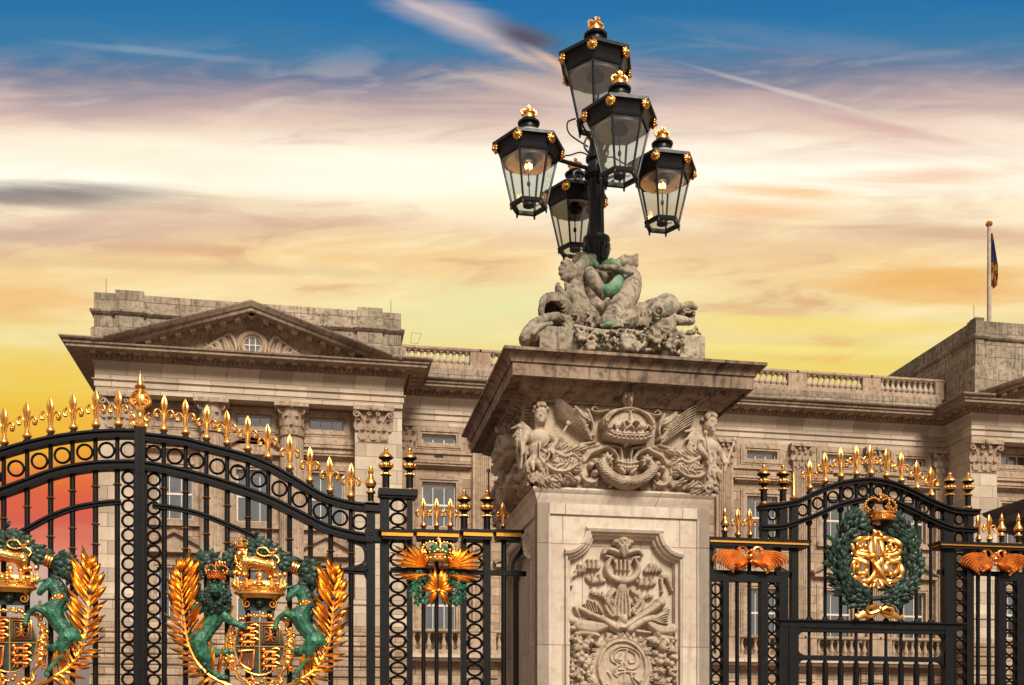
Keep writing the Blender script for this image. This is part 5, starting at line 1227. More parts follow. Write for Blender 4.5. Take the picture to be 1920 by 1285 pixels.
def frond(q,x,z,a,L,w,curl=0,y=-3,dep=6):
    """one gilt palm blade, creased along the middle"""
    n=7; a=R(a); vs=[]
    for i in range(n+1):
        f=i/n; aa=a+R(curl)*f*f; r=L*f; px_=x+r*math.cos(a+R(curl)*f*.5); pz=z+r*math.sin(a+R(curl)*f*.5); ww=w*(math.sin(PI*min(1,f*.92+.08))**.8)+.15
        nx,nz=-math.sin(aa),math.cos(aa); yy=y-dep*math.sin(PI*f*.9)
        vs+=[(px_-nx*ww,yy+1.6,pz-nz*ww),(px_,yy-ww*.7,pz),(px_+nx*ww,yy+1.6,pz+nz*ww),(px_,yy+2.4,pz)]
    q.add(vs,[(i*4+k,i*4+(k+1)%4,i*4+4+(k+1)%4,i*4+4+k) for i in range(n) for k in range(4)]+[(0,1,2,3),(n*4+3,n*4+2,n*4+1,n*4)])
def kobj(q,name,mats,par,x,z,y=YG,sm=35):
    return link(name,kmesh(q,name,mats,sm),par,(x,y,z))
def crown3d(w,hh,arches=True,half=True):
    """royal crown in units, width w, height hh, foot at 0"""
    q=MB(); r=w/2
    q.lathe([(r*.86,0),(r*.92,0),(r*.95,hh*.05),(r*.88,hh*.08),(r*.9,hh*.2),(r*1.0,hh*.23),(r*1.0,hh*.28),(r*.8,hh*.28)],n=28)
    for i in range(16):
        a=2*PI*i/16; c,s=math.cos(a),math.sin(a); q.ell((r*.93*c,r*.93*s,hh*.14),hh*.035,n=6,m=4)
        if i%4==0:
            for dx,dz in ((0,.46),(0,.34)): q.ell((r*1.03*c,r*1.03*s,hh*dz),(r*.13,r*.13,hh*.07),n=7,m=5)
            for g_ in (-.18,.18): q.ell((r*1.03*math.cos(a+g_),r*1.03*math.sin(a+g_),hh*.39),r*.09,n=6,m=4)
        if i%4==2:
            q.ell((r*1.02*c,r*1.02*s,hh*.42),(r*.1,r*.1,hh*.09),n=7,m=5); q.ell((r*1.02*math.cos(a),r*1.02*math.sin(a),hh*.33),r*.07,n=6,m=4)
        if i%2: q.ell((r*1.03*c,r*1.03*s,hh*.34),r*.06,n=6,m=4)
    if arches:
        for i in range(8):
            a=2*PI*i/8+PI/8*0; c,s=math.cos(a),math.sin(a)
            if i%2==0:
                P=cr([(r*1.0,hh*.3),(r*1.12,hh*.52),(r*.95,hh*.70),(r*.5,hh*.80),(r*.1,hh*.72)],4); q.tube([(p*c,p*s,z) for p,z in P],r*.06,6)
                for p,z in P[1:-1:2]: q.ell((p*c*1.04,p*s*1.04,z+hh*.02),r*.065,n=6,m=4)
    q.ell((0,0,hh*.8),r*.14,n=10,m=7); q.box(-r*.04,r*.04,-r*.04,r*.04,hh*.84,hh*1.02); q.box(-r*.13,r*.13,-r*.035,r*.035,hh*.91,hh*.96)
    return q
# crown and palm ornament of the left screen
x,z=gx(820),gz(820,1075)
q=MB()
for s in (-1,1):
    for a,L in ((3,66),(13,70),(24,74),(36,74),(49,64),(62,54),(76,46),(88,42)): frond(q,s*20,10,(a if s>0 else 180-a),L,3.5,-6*s)
    for a,L in ((-7,66),(-15,58),(-24,46)): frond(q,s*18,-4,(a if s>0 else 180-a),L,3.6,8*s)
    for a,L in ((96,56),(108,48),(124,38),(146,30),(166,36),(184,32)): frond(q,s*2,-36,(a if s<0 else 180-a),L,2.8,0,-9)
    for a,L in ((236,40),(250,34),(222,26)): frond(q,-s*2,-36,(a if s>0 else 540-a),L,3.2,0,-8)
q.v=[(a*1.07,b,c) for a,b,c in q.v]; q.ell((0,-12,-37),4.5); o=own(kobj(q,'gilt_palms','gold_deep',t,x,z,YG-.05),t)
q=crown3d(54,50); own(kobj(q,'crown','gold',t,x,z+.10,YG-.12),t)
q=MB(); q.ell((0,0,22),(22,20,14)); own(kobj(q,'crown_cap','green',t,x,z+.10,YG-.12),t)
def leafmass(q,pts,rad,n,L,w,seed=1,y0=0,along=None,dep=8):
    rr=random.Random(seed); P=cr(pts,6)
    for i in range(n):
        k=rr.randrange(len(P)-1); (ax,az),(bx,bz)=P[k],P[k+1]; g_=math.atan2(bz-az,bx-ax); o=rr.uniform(-1,1)*rad; a=g_+rr.uniform(-.5,.5)+(.75*o/rad)
        f=rr.random(); px_=ax+(bx-ax)*f-math.sin(g_)*o; pz=az+(bz-az)*f+math.cos(g_)*o; yy=y0-rr.uniform(0,dep)*math.sqrt(max(0,1-(o/rad)**2))
        l=L*rr.uniform(.7,1.2); ww=w*rr.uniform(.8,1.2); n_=5; vs=[]; tw=rr.uniform(-2.5,2.5)
        for j in range(n_+1):
            t_=j/n_; w_=ww*math.sin(PI*(t_*.94+.04)); cx,cz=px_+math.cos(a)*l*t_,pz+math.sin(a)*l*t_; nx,nz=-math.sin(a),math.cos(a); y_=yy-3.5*math.sin(PI*t_)
            vs+=[(cx-nx*w_,y_+1+tw*.3,cz-nz*w_),(cx,y_-.8,cz),(cx+nx*w_,y_+1-tw*.3,cz+nz*w_),(cx,y_+2,cz)]
        q.add(vs,[(j*4+k_,j*4+(k_+1)%4,j*4+4+(k_+1)%4,j*4+4+k_) for j in range(n_) for k_ in range(4)])
    return P
q=MB()
for s in (-1,1):
    leafmass(q,[(s*22,0),(s*38,-14),(s*44,-34),(s*36,-54)],7,60,12,3.2,4+s,-1)
    own(kobj(q,'laurel_spray','green',t,x,z,YG-.03),t); q=MB()
# right of the pier
tS=thing('railing_screen','black railing with spread gilt wings right of the stone pier, beside the side gate','railing',(gx(1400),YG,GZ))
tS2=thing('railing_screen','black railing with spread gilt wings at the right edge of the photo','railing',(gx(1855),YG,GZ))
def wings(par,px,py,s=1.0):
    q=MB()
    for sd in (-1,1):
        for i in range(9):
            f=i/8; P=cr([(sd*6,-4-2*i),(sd*(22+2*i*.4),12-3.2*i),(sd*(48-1.5*i),16-4.2*i),(sd*(70-4.5*i),6-4.6*i),(sd*(75-5.5*i),-10-2.4*i)],5)
            q.tube([(a,-3-2*math.sin(j/len(P)*PI)-.4*(8-i),b) for j,(a,b) in enumerate(P)],list(np.interp(np.linspace(0,1,len(P)),[0,.5,.85,1],[1.7,2.7,2.3,.6])),6)
        P=cr([(sd*4,14),(sd*10,24),(sd*18,26),(sd*24,20),(sd*20,14)],5); q.tube([(a,-4,b) for a,b in P],3,7); q.ell((sd*21,-4,20),4,n=8,m=6)
        for a,L in ((-30,40),(-42,34),(-18,34)): frond(q,sd*4,-6,(a if sd>0 else 180-a),L,3.2,0,-8)
        P=cr([(sd*2,18),(sd*9,10),(sd*3,0)],5); q.tube([(a,-8,b) for a,b in P],2.6,6)
    q.ell((0,-7,4),(7,6,7)); q.ell((0,-9,17),4); q.ell((0,-9,-8),4); q.v=[(a*1.1,b,c*.92) for a,b,c in q.v]
    return own(kobj(q,'gilt_wings','gold_red',par,gx(px),gz(px,py),YG-.07),par)
for t,base,fl_,ln,bars_,rp,w_ in ((tS,(1322,1511,1013.5,1028),(1383.4,1406),(1359,),(1382,1405),((1325,1332,1353,1364),(1424,1437,1458,1475)),(1400.5,1050)),
    (tS2,(1752,1960,1021.5,1034),(1834.6,1855),(1878,1909.5),(1833.5,1854,),((1869,1882,1903,1920),),(1856,1055))):
    m=MB(); caprail(m,*base,.14); gp(m,'cap_rail',['gold_flat','iron'],t,0)
    a,b=base[0],base[1]
    for px in fl_: gl_('fleur_finial',FLE,t,gx(px),gz(px,base[2]-1)+4*K,s=(.8,.9,.84))
    for px in ln: gl_('lance_finial',LAN,t,gx(px),gz(px,base[2]-1),s=.86)
    for px in bars_: gp(bar(gx(px),BOT,gz(px,base[3]),.025),'bar','iron',t)
    for r_ in rp: ringpost(t,*r_,1090)
    m=MB(); m.box(gx(rp[0][0]),gx(rp[-1][3]),YG-.045,YG+.045,gz(rp[0][0],1090),gz(rp[0][0],1077)); m.box(gx(a)+.05,gx(b)-.2,YG+.0,YG+.03,gz(a,1077),gz(a,1068)); 
    for px in (rp[0][1],rp[-1][2]): m.box(gx(px)-.03,gx(px)+.03,YG-.04,YG+.04,gz(px,1080),gz(px,base[3]))
    gp(m,'cross_rail','iron',t,0); wings(t,*w_)
m=stile(gx(1769),gx(1786),lkz_,gz(1780,1034)); gp(m,'post','iron',tS2,0)
ringpost(tS2,1787,1789.5,1809,1822,1034)
m=stile(gx(1922),gx(1930),BOT,gz(1925,1030)); gp(m,'post','iron',tS2,0)
# pedestrian gate
tP=thing('side_gate','black side gate with arched top, laurel wreath and gilt royal cypher','gate',(gx(1632),YG,GZ))
topP=[(1422,948),(1440,946),(1462,944),(1491,937.6),(1527,921),(1563,907),(1599.5,899.6),(1635.6,898),(1672,905),(1708,919.5),(1744,937.6),(1780,952),(1805,956),(1833,957)]
lowP=[(1426,986),(1462,984.6),(1498,974),(1527,963),(1563,947),(1599.5,937),(1635.6,933),(1672,939),(1708,954),(1744,972),(1780,987),(1805,990),(1829,991)]
fP=[1518,1547,1576.5,1605.5,1633,1661.5,1690,1719,1746.5]
ringP=[1505,1533.6,1562,1590,1618.6,1646.5,1675,1703,1731.5,1758.6]
RNG=ringmesh(.079,.0125)
tp,lp=arcs(tP,topP,lowP,0,0,fP,ringP,[],.066,.06)
for px in fP: x=gx(px); gl_('fleur_finial',FLE,tP,x,interp(tp,x)+4*K,rot=(0,R(random.uniform(-1.2,1.2)),R(random.uniform(-9,9))),s=(.95,1,random.uniform(.91,.95)))
for px in (1432,1468): gl_('urn_finial',URN,tP,gx(px),gz(px,944),s=.96)
for px in (1781,1815): gl_('urn_finial',URN,tP,gx(px),gz(px,952),s=.9)
gl_('spike_finial',SPK,tP,gx(1488),gz(1488,937))
for a,b,z in ((1426,1437,1014),(1459,1474,1014),(1482,1494.5,1165),(1767,1785,1165),(1811,1822,1022)):
    m=MB(); m.box(gx(a),gx(b),YG-.045,YG+.045,gz(a,z),gz(a,940 if a<1500 else 955)-.03)
    gp(m,'gate_post','iron',tP,0)
for px,py in ((1448,965),(1448,1000),(1798,974),(1798,1009)): gl_('ring',RNS,tP,gx(px),gz(px,py),s=(.86,1,.9))
lkz=gz(1632,1180),gz(1632,1165.5)
for px in (1517,1547,1576,1605,1633,1661,1689,1718,1745):
    x=gx(px); b=bar(x,lkz[1],interp(lp,x)-.03,.021); b.lathe([(.05,0),(.03,.035)],(x,YG,lkz[1]),8); b.lathe([(.03,-.12),(.045,-.09),(.03,-.05)],(x,YG,interp(lp,x)),8); gp(b,'bar','iron',tP)
    zm=gz(1632,1240); b=bar(x,BOT,zm,.022); b.lathe([(.022,zm-.01),(.035,zm-.03),(.037,zm-.12),(.037,zm-.42),(.028,zm-.46),(.022,zm-.47)],(x,YG,0),10); b.lathe([(.02,gz(1632,1232)-.01),(.02,lkz[0])],(x,YG,0),8); gp(b,'lower_bar','iron',tP)
m=MB(); m.box(gx(1456),gx(1805),YG-.09,YG+.05,lkz[1]-.02,lkz[1]); m.box(gx(1460),gx(1800),YG-.06,YG+.05,lkz[0],lkz[1]-.021); m.box(gx(1470),gx(1790),YG-.045,YG+.04,lkz[0]-.05,lkz[0]+.001)
m.box(gx(1492),gx(1778),YG-.035,YG+.035,gz(1632,1240),gz(1632,1231)); gp(m,'lock_rail','iron',tP,0)
m=MB(); m.box(gx(1476),gx(1494),YG-.057,YG+.043,BOT,lkz[0]); gp(m,'gate_stile','iron',tP,0); m=MB(); m.box(gx(1768),gx(1785),YG-.057,YG+.043,BOT,lkz[0])
gp(m,'gate_stile','iron',tP,0)
for s,xa in ((1,gx(1494)),(-1,gx(1768))):
    for zz,sg in ((lkz[0]-.048,-1),(gz(1632,1231),1),(gz(1632,1240),-1)):
        m=MB(); r_=.10; m.prism([(xa-s*.005,zz),(xa+s*r_,zz)]+[(xa+s*(r_-r_*math.sin(a)),zz+sg*(r_-r_*math.cos(a))) for a in np.linspace(.1,PI/2,7)],YG-.03,YG+.03); gp(m,'corner_web','iron',tP,0)

# wreath, crown, cypher, bow
wx,wz=gx(1632),gz(1632,1053)
q=MB()
for s in (-1,1):
    leafmass(q,[(s*8,-84),(s*44,-74),(s*70,-46),(s*80,-6),(s*72,36),(s*52,62),(s*34,78)],21,470,21,4.3,20+s,-6,dep=16)
P=[(0+76*math.cos(a),-4+76*math.sin(a)) for a in np.linspace(-PI/2,1.5*PI,40)]; q.tube([(a,2,b) for a,b in P],5,8,True)
own(kobj(q,'laurel_wreath','darkgreen',tP,wx,wz,YG-.06),tP)
q=crown3d(62,62); own(kobj(q,'crown','gold_deep',tP,gx(1640),gz(1640,983),YG-.14),tP)
q=MB(); V=lambda a,b:((a-600)/4.283,(660-b)/4.283)
def cyp(pts,r=3.4,y=-10,mir=None):
    r*=1.22
    P=cr([V(*p) for p in pts],7); q.tube([(a,y-2*math.sin(i*.5),b) for i,(a,b) in enumerate(P)],r,8,flat=.8)
    if mir: P=[(2*(mir-600)/4.283-a,b) for a,b in P]; q.tube([(a,y-3+2*math.sin(i*.5),b) for i,(a,b) in enumerate(P)],r,8,flat=.8)
cyp([(555,640),(450,622),(400,590),(400,540),(450,500),(530,490),(600,500)],3.8,-10,592); cyp([(530,600),(470,600),(430,560),(450,525),(520,500),(560,470),(570,430)],2.4,-12,592); cyp([(455,575),(470,550),(500,550),(510,580),(485,595),(460,585)],2.6,-10,592)
cyp([(545,660),(545,560),(570,460),(600,430)],3.2,-13); cyp([(640,640),(630,540),(605,440)],3.4,-14); cyp([(580,620),(580,480)],2.6,-12); cyp([(540,625),(600,632),(680,625)],2.4,-15)
cyp([(555,650),(590,720),(575,790),(500,840),(420,820),(388,750),(410,690),(470,680),(520,710),(510,770),(460,780),(430,740),(460,715)],3.8,-10,595); cyp([(500,860),(560,800),(620,700),(640,640),(690,650)],3.2,-13,600)
cyp([(430,830),(500,870),(580,800),(600,740)],2.8,-8,598); cyp([(480,870),(540,890),(570,840),(600,890),(640,880),(610,820),(560,890)],2.4,-11); cyp([(400,610),(390,650),(450,665),(540,655)],2.6,-7,592); cyp([(410,700),(400,790),(440,810)],2,-12,595)
q.v=[(a*1.16,b,c*1.1) for a,b,c in q.v]; own(kobj(q,'royal_cypher','gold_deep',tP,wx+.0,wz+.0,YG-.10),tP)
q=MB()
for s in (-1,1):
    P=cr([(s*3,0),(s*14,6),(s*28,2),(s*26,-7),(s*12,-5),(s*3,-1)],6); q.tube([(a,-3,b) for a,b in P],4.2,7,flat=1.4); P=cr([(s*4,-3),(s*18,-12),(s*34,-9),(s*46,-15),(s*54,-10)],6); q.tube([(a,-1,b) for a,b in P],list(np.interp(np.linspace(0,1,len(P)),[0,.5,1],[3.5,8,3])),7,flat=.5)
q.ell((0,-5,2),(6,5,7)); own(kobj(q,'ribbon_bow','gold_deep',tP,gx(1637),gz(1637,1147),YG-.14),tP)
# ---------------- coats of arms on the two leaves (units, shield middle at 0,0) ----------------
V=1.15
def lm(q,pts,rs,n=10):
    P=[tuple(v) for v in cr(pts,4)]; q.limb([(a,b,c) for a,b,c in P],list(np.interp(np.linspace(0,1,len(P)),np.linspace(0,1,len(rs)),rs)),n)
def J(cx,cy,y=-8): return (cx/4.214-207.6,y,235-cy/4.214)
rr=random.Random(2)
# lion supporter
q=MB(); lm(q,[J(560,700),J(530,780),J(475,860),J(425,935)],[18,15.5,14,17]); q.ell(J(560,700,-8),(21,14,20)); q.ell(J(415,935),(19,14,20))
lm(q,[J(410,950,-9),J(440,1050,-10),J(480,1100,-9),J(490,1170,-9),J(540,1215,-10)],[18,15,10,7,6]); q.ell(J(585,1235,-11),(12,7,5.5))
lm(q,[J(450,970,-3),J(510,1040,-3),J(560,1040,-3),J(640,1035,-4)],[14,10,7,6]); q.ell(J(650,1030,-5),(8,7,6))
lm(q,[J(600,745,-14),J(650,790,-17),J(700,815,-18),J(745,835,-18)],[10,8,6,5.5]); q.ell(J(750,840,-19),(8,6,5.5))
lm(q,[J(420,690,-8),J(360,690,-6),J(345,640,-8)],[10,8,6]); q.ell(J(350,630,-9),(7,6,8))
lm(q,[J(400,960,0),J(340,920,2),J(345,820,3),J(385,770,3)],[3,3,3,3]); q.ell(J(380,770,2),(6,5,7))
for i in range(4):
    q.ell((J(590+14*i,1245)[0],-15,J(0,1245)[2]),(2.4,4,2.2)); q.ell((J(742+8*i,850-6*i)[0],-23,J(0,850)[2]-1.5*i+3),(2.4,3.5,2))
# head, face forward
q.ell(J(545,560,-18),(13,12,15)); q.ell(J(540,545,-29),(9,8,9.5)); q.ell(J(538,572,-35),(6.5,6,4.5)); q.ell(J(536,556,-39),(3.4,3,2.4)); q.ell(J(538,594,-33),(4.4,4,3)); q.ell(J(512,528,-34),(3.6,3,1.8)); q.ell(J(564,528,-34),(3.6,3,1.8)); q.ell(J(500,496,-22),(4,3,5)); q.ell(J(580,496,-22),(4,3,5))
QM=MB()
for i in range(230):
    a=rr.uniform(0,2*PI); rd=rr.uniform(.35,1.15); cx=545+95*rd*math.cos(a); cy=610+135*rd*math.sin(a)
    if math.hypot((cx-540)/40,(cy-550)/46)<1: continue
    x,_,z=J(cx,cy); y=-24+9*rd+rr.uniform(-3,3); y-=8*(1.25-rd); a2=math.atan2(600-cy,cx-545)+rr.uniform(-.6,.6)-.9; QM.limb([(x,y,z),(x+3*math.cos(a2),y-3,z+3*math.sin(a2)-1),(x+5*math.cos(a2+.7),y-1,z+5*math.sin(a2+.7)-4)],[2.6,3,1.2],6)
for i in range(30): x,_,z=J(rr.uniform(400,480),rr.uniform(980,1200)); QM.ell((x,-14+rr.uniform(-2,3),z),(2.6,3,4.5),n=7,m=5)
LION=bakemods(q,'lion_supporter','green',.8,1,1.3,3)
QM.ell(J(550,640,-6),(22,12,26)); LMANE=bakemods(QM,'mane','darkgreen',.9,0,.6,4)
# unicorn supporter
q=MB(); lm(q,[J(1190,745),J(1225,820),J(1280,890),J(1330,930)],[18,15.5,14,17]); q.ell(J(1175,735,-10),(17,14,17)); q.ell(J(1320,930),(19,14,19))
lm(q,[J(1200,720,-8),J(1230,640,-9),J(1210,570,-10),J(1170,530,-12)],[16,13,11,10]); lm(q,[J(1175,525,-13),J(1130,560,-16),J(1100,605,-17)],[10,7.5,5.5]); q.ell(J(1098,612,-18),(4.5,4.5,4)); q.ell(J(1145,530,-21),(2.2,2,2)); q.limb([J(1175,500,-12),J(1185,478,-12)],[3,1.2],6)
lm(q,[J(1150,745,-13),J(1095,725,-17),J(1060,735,-18),J(1020,770,-18),J(1000,830,-19)],[10,7,5,4.4,4.4]); q.ell(J(998,845,-19),(5,5,6.5))
lm(q,[J(1230,720,-6),J(1320,690,-5),J(1345,650,-6),J(1350,620,-6)],[8,5,4,3.6])
lm(q,[J(1300,940,-11),J(1260,1010,-12),J(1265,1075,-11),J(1210,1130,-11),J(1150,1205,-12)],[17,12,6.5,5,4.4]); q.ell(J(1145,1225,-12),(5,5,6))
lm(q,[J(1270,960,-3),J(1200,1020,-3),J(1140,1015,-3),J(1085,1005,-4)],[12,9,5.5,4.4]); q.ell(J(1075,1005,-4),(5.5,4,3.5))
lm(q,[J(1370,930,2),J(1390,850,3),J(1370,770,2),J(1340,740,0)],[4,4,5,4])
QM=MB(); lm(QM,[J(1215,500,-9),J(1265,580,-7),J(1270,680,-6)],[7,8,6])
for i in range(80):
    f=rr.random(); x=1190+70*f+rr.uniform(-20,20); y_=480+170*f+rr.uniform(-20,20); X_,_,Z_=J(x,y_); QM.limb([(X_,-14+rr.uniform(-3,3),Z_),(X_+4,-15,Z_+1),(X_+8,-12,Z_-3)],[2.4,2.8,1],6)
for i in range(22): X_,_,Z_=J(rr.uniform(1340,1390),rr.uniform(740,900)); QM.limb([(X_,2,Z_),(X_+3,0,Z_-5),(X_-1,1,Z_-10)],[2.4,2.6,1],6)
UMANE=bakemods(QM,'mane','darkgreen',1.05,1,.5,5)
UNI=bakemods(q,'unicorn_supporter','green',.8,1,1.3,3)
q=MB(); q.limb([J(1165,500,-15),J(1060,522,-18),J(960,545,-20)],[2.6,1.8,.5],8); HORN=q
# gilt standing lion
q=MB(); lm(q,[J(770,320,-12),J(830,320,-12),J(900,335,-12),J(970,345,-12)],[14,12,10.5,12]); q.ell(J(735,265,-14),(11,10,12)); q.ell(J(722,262,-23),(6.5,5,6)); q.ell(J(718,270,-26),(3,3,2.5)); q.ell(J(708,250,-22),(1.8,2,1.4)); q.ell(J(735,250,-22),(1.8,2,1.4))
for a,b,c_,d_,y in ((770,350,775,425,-16),(720,350,700,400,-10),(985,365,1000,430,-15),(950,365,965,430,-8)): lm(q,[J(a,b,y),J((a+c_)/2-8,(b+d_)/2,y),J(c_,d_,y)],[8,6,4.6]); q.ell(J(c_-10,d_+2,y-2),(6,4.5,3))
lm(q,[J(1005,330,-8),J(1025,290,-6),J(985,255,-6),J(900,265,-6),J(855,240,-6),J(865,205,-6),J(920,200,-6),J(950,235,-7),J(985,235,-7),J(1005,215,-7)],[2.2,2.2,2,2,2,2,2,2.2,3,2]); q.ell(J(1003,215,-7),(5,4,5))
for i in range(90):
    a=rr.uniform(0,2*PI); rd=rr.uniform(.55,1.2); cx,cy=740+52*rd*math.cos(a),290+82*rd*math.sin(a)
    if math.hypot((cx-722)/26,(cy-262)/28)<1: continue
    x,_,z=J(cx,cy); q.limb([(x,-20+6*rd,z),(x+rr.uniform(-2,2),-24+6*rd,z-3),(x+rr.uniform(-3,3),-21+6*rd,z-6)],[2,2.2,.9],6)
GLI=bakemods(q,'gilt_lion','gold',.75,0,.9,3)
# shield: field, rim and charges
q=MB(); n=40
outl=[]
for i in range(n):
    a=2*PI*i/n; x=45*math.cos(a); z=53*math.sin(a); outl.append((x,z+1 if z<40 else min(z,44)+1))
q.prism(outl,-8,2); SHD=q
q=MB(); P=[(46*math.cos(a),min(54*math.sin(a),45)+1) for a in np.linspace(0,2*PI,44)[:-1]]; q.tube([(a,-8,b) for a,b in P],1.9,7,True)
q.box(-1,1,-10,-8,-52,44); q.box(-44,44,-10,-8,0,1.6)
for s in (-1,1):
    P=cr([(s*50,34),(s*60,24),(s*62,6),(s*56,-20),(s*50,-36),(s*38,-50),(s*40,-60),(s*44,-56)],6); q.tube([(a,-4,b) for a,b in P],2.6,7); P=cr([(s*46,46),(s*56,52),(s*54,66),(s*50,78)],5); q.tube([(a,-4,b) for a,b in P],3.2,7)
    P=cr([(s*46,-26),(s*42,-44),(s*34,-56)],5); q.tube([(a,-5,b) for a,b in P],1.8,6)
    for k_ in range(7): q.ell((s*(53+rr.uniform(-3,3)),-7,24-9*k_),rr.uniform(3,5),n=8,m=6)
    for k_ in range(6): q.ring(s*(53+2*math.sin(k_)),-9,20-10*k_,3.6,1,10,5)
    P=spiral(s*24,82,9,1.4,PI/2,.2,20,-s); q.tube([(a,-8,b) for a,b in P],1.9,6)
    for k_ in range(9): q.ell((s*(6+5*k_),-8,60-1.2*k_+rr.uniform(-3,3)),rr.uniform(3,4.6),n=8,m=6)
    for k_ in range(14): q.ell((s*rr.uniform(2,42),-6,-64-rr.uniform(-6,14)),rr.uniform(2.6,5),n=8,m=6)
    for k_ in range(26): q.limb([(s*rr.uniform(47,70),-1-rr.uniform(0,4),rr.uniform(-46,44)),(s*rr.uniform(50,66),-7,rr.uniform(-46,44)*.3+rr.uniform(-30,30)),(s*rr.uniform(48,62),-3,rr.uniform(-50,44))],[1.4,2.2,1],5) if k_%4==0 else q.ell((s*rr.uniform(47,63),-4,rr.uniform(-44,44)),(rr.uniform(2.5,5),4,rr.uniform(3,7)),rotm('Y',rr.uniform(0,90)),8,6)
    for k_ in range(5): P=spiral(s*rr.uniform(52,60),30-18*k_,6,1.2,rr.uniform(0,6),.2,14,s); q.tube([(a,-8,b) for a,b in P],1.7,6)
    P=cr([(s*4,-62),(s*16,-58),(s*30,-64),(s*40,-60)],5); q.tube([(a,-7,b) for a,b in P],2.2,6); P=spiral(s*16,-72,7,1.3,0,.2,16,s); q.tube([(a,-8,b) for a,b in P],1.8,6)
P=cr([(-22,62),(-8,57),(0,60),(8,57),(22,62)],5); q.tube([(a,-9,b) for a,b in P],2.4,6)
FRA=q
# charges: three lions (twice), lion in a double frame, harp
q=MB()
def mini(cx,cz,s=1.0):
    q.limb([(cx-8*s,-11,cz),(cx,-12,cz+1*s),(cx+8*s,-11,cz)],[3.2*s,2.6*s,3*s],7); q.ell((cx-11*s,-13,cz+3.5*s),(4*s,3*s,4*s),n=8,m=6)
    for dx in (-9,-4,5,9): q.limb([(cx+dx*s,-11,cz-1*s),(cx+dx*s-2*s,-12,cz-5.5*s)],[1.5*s,1.2*s],6)
    P=cr([(cx+10*s,cz+1*s),(cx+15*s,cz+4*s),(cx+10*s,cz+7*s),(cx+3*s,cz+5.5*s)],4); q.tube([(a,-11,b) for a,b in P],1.1*s,5)
for i in range(3): mini(-20,34-13*i,1.2); mini(20,-10-13.5*i,1.15)
for o,r_ in ((0,1.1),(4,.8)):
    x0,x1,z0,z1=5+o,37-o,7+o,41-o; q.tube([(x0,-10,z0),(x1,-10,z0),(x1,-10,z1),(x0,-10,z1)],r_,5,True)
q.limb([(20,-11,30),(21,-12,22),(18,-11,14)],[3,3,2.4],8); q.ell((20,-13,34),3); 
for a,b in ((12,28),(13,20),(28,27),(27,18),(14,12),(24,11)): q.limb([(21,-11,22),(a,-12,b)],[1.8,1.2],6)
P=cr([(30,14),(33,22),(29,30),(26,33)],4); q.tube([(a,-11,b) for a,b in P],1,5)
q.tube([(-34,-11,-8),(-10,-11,-6),(-12,-11,-40),(-17,-11,-44)],2.2,7); P=cr([(-34,-8),(-33,-18),(-36,-28),(-30,-36),(-16,-44)],5); q.tube([(a,-11,b) for a,b in P],2.4,7)
for i in range(6): q.tube([(-31+3.4*i,-10,-8),(-31+3.4*i+1,-10,-35-1.2*i)],.5,4)
q.ell((-37,-12,-9),3.5); CHG=q
# crown over the shield, its green lion mask, palms, festoon
def palm(s,tipx=141,seed=4):
    q=MB(); r2=random.Random(seed); st=cr([(s*v,w) for v,w in ((tipx,146),(tipx-1,110),(tipx-3,80),(tipx-6,44),(tipx-12,8),(tipx-26,-26),(tipx-46,-50),(tipx-76,-68),(tipx-110,-84))],6)
    q.tube([(a,-8,b) for a,b in st],list(np.linspace(1.6,5.5,len(st))),7)
    for i in range(2,len(st)-7,2):
        (ax,az),(bx,bz)=st[i],st[i-1]; g_=math.degrees(math.atan2(bz-az,bx-ax)); L=r2.uniform(58,80)*(.72+.28*min(1,i/10))*(1 if i<30 else .9)
        for sd in (-1,1):
            o=(27+r2.uniform(-6,6)+1.05*i)*sd
            if sd==s: L2=L*.62 if 8<i<30 else L*.5
            else: L2=L
            L2=L if sd*s>0 else L*.62
            frond(q,ax,az,g_+o,L2,r2.uniform(3.4,4.8),-r2.uniform(2,20)*sd,-7-r2.uniform(0,5),7)
    for o in (-14,0,14): frond(q,st[0][0],st[0][1]-10,90+o,30,3,0,-8)
    return q
PALM=[palm(-1,143,3),palm(1,141,4)]
q=MB(); leafmass(q,[(-128,134),(-112,150),(-80,156),(-56,158)],12,90,20,5,1,-2,dep=8); leafmass(q,[(-128,140),(-132,112),(-124,88)],11,60,20,5,2,-2); leafmass(q,[(-52,158),(-30,170),(-4,192),(14,180),(40,166),(62,156)],9,120,20,5,3,4); leafmass(q,[(-16,176),(-4,206),(10,176)],7,26,18,5,5,4); leafmass(q,[(70,150),(96,146),(116,128),(126,100)],13,110,20,5,6,-2); 
P=cr([(-126,120),(-104,152),(-56,158),(0,170),(60,156),(104,140),(124,104)],8); q.tube([(a,4,b) for a,b in P],7,8)
FES=q
q=MB()
for x_,z_,a_ in ((-67,154,8),(68,150,-30)):
    for k_ in (-4,0,4): q.T=Matrix.Translation((x_+k_,2,z_))@Matrix.Rotation(R(-a_),4,'Y'); q.lathe([(11,-2),(12.5,0),(11,2)],n=14) ; 
q.T=None
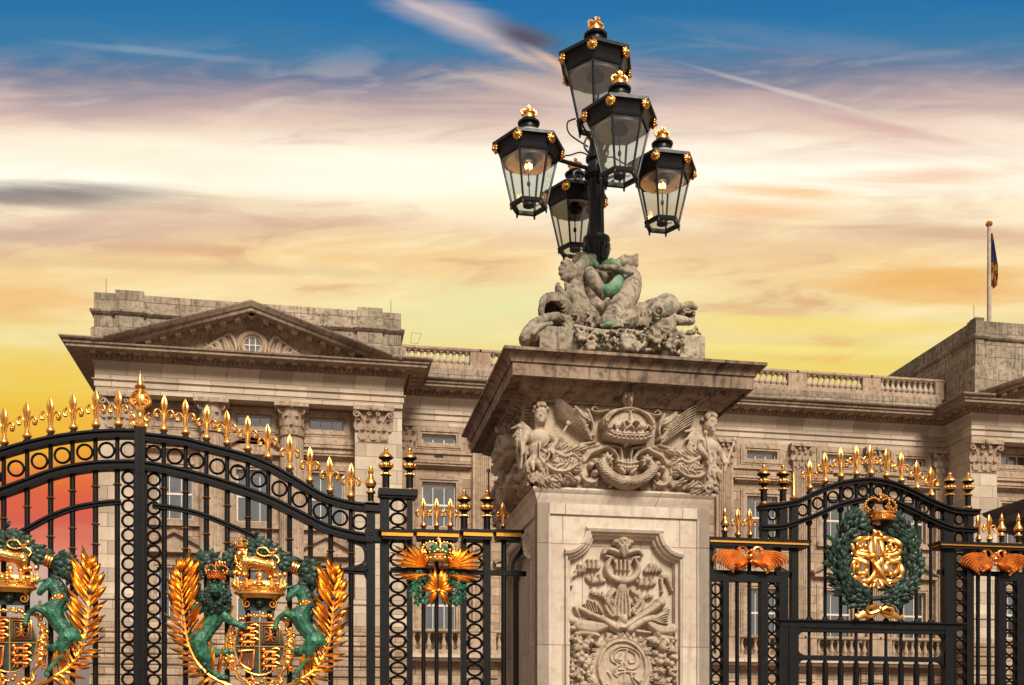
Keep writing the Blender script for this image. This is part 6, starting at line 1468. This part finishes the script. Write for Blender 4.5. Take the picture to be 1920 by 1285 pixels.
# turn the bands so that they clasp the garland
q.v=[(x_,y_,z_) for x_,y_,z_ in q.v]
BANDS=[]
for (x_,z_,g_) in ((-68,156,.1),(66,153,-.35)):
    BAND=MB(); BANDS.append(BAND)
    for k_ in (-5,0,5):
        n=16; cx,cz=x_+k_*math.cos(g_),z_+k_*math.sin(g_)
        BAND.tube([(cx-math.sin(g_)*11*math.cos(a),2+11*math.sin(a),cz+math.cos(g_)*11*math.cos(a)) for a in [2*PI*i/n for i in range(n)]],2.2,6,True)
def meshK(q,name,mats,sm=40): return kmesh(q,name,mats,sm)
def scaleK(me):
    for v in me.vertices: v.co*=K
    return me
bm_=[('lion_supporter',scaleK(LION),0,0),('unicorn_supporter',scaleK(UNI),0,0),('mane',scaleK(LMANE),0,0),('mane',scaleK(UMANE),0,0),('gilt_lion',scaleK(GLI),0,0),('unicorn_horn',meshK(HORN,'unicorn_horn','green'),0,0),('shield_field',meshK(SHD,'shield_field','darkgreen',0),0,0),
 ('gilt_frame',meshK(FRA,'gilt_frame','gold_deep'),0,0),('quartered_charges',meshK(CHG,'quartered_charges','gold_red'),0,0),('palm_branch',meshK(PALM[0],'palm_branch','gold_deep'),0,0),('palm_branch',meshK(PALM[1],'palm_branch','gold_deep'),0,0),
 ('laurel_garland',meshK(FES,'laurel_garland','darkgreen'),0,0),('garland_band',meshK(BANDS[0],'garland_band','gold'),0,0),('garland_band',meshK(BANDS[1],'garland_band','gold'),0,0)]
hc=crown3d(92,44,False); hc.lathe([(38,4),(44,12),(42,22),(34,26)],n=28); [hc.limb([(44*math.cos(t_),44*math.sin(t_),12),(46*math.cos(t_),46*math.sin(t_),26)],[5,2.4],7) for t_ in np.linspace(0,2*PI,13)[:-1]]; q=MB(); q.lathe([(36,-8),(40,-3),(47,0),(47,3),(40,5)],n=30); hc.v+=q.v; o_=len(hc.v)-len(q.v); hc.f+=[tuple(i+o_ for i in f) for f in q.f]; hc.mi+=q.mi
hc.v=[(a,b*.45-6,c) for a,b,c in hc.v]
for s in (-1,1): 
    for k_ in range(3): hc.ell((s*(28+9*k_),-18+4*k_,34+2*k_),(4,4,6),n=8,m=6)
HC=meshK(hc,'crown','gold_deep'); LC=meshK(crown3d(36,34),'crown','gold_red'); GC=meshK(crown3d(21,20),'crown','gold'); UC=MB()
for i in range(14): a=2*PI*i/14; UC.ell((13*math.cos(a),12*math.sin(a),2.2*math.sin(3*a)),3.2,n=7,m=5)
UC.lathe([(12,-5),(14,-4),(14,4),(12,5)],n=18); UC=meshK(UC,'coronet','gold_red')
q=MB(); q.ell((0,-10,85),(9,7,9)); q.ell((0,-16,82),(4,4,4)); q.ell((-3.5,-15,88),2); q.ell((3.5,-15,88),2); q.ell((0,-15,77),(3,2,1.5)); q.prism([(-34,96),(34,96),(28,70),(-28,70)],-4,3); MK=meshK(q,'lion_mask','darkgreen')
for t,sx in ((tR,gx(487.6)),(tL,2*gx(263.7)-gx(487.6)-.04)):
    sz=PZ(487.6,1215,YG); base=own(link('coat_of_arms',None,t,(sx,YG-.06,sz)),t)
    sh_o=None
    for nm,me,_,_ in bm_: link(nm,me,base)
    link('crown',HC,base,(0,-.02,99*K)); link('lion_mask',MK,base); link('crown',LC,base,(-78*K,-18*K,124*K)); link('crown',GC,base,(-33*K,-14*K,185*K)); link('coronet',UC,base,(84*K,-9*K,84*K),(0,R(-15),0))
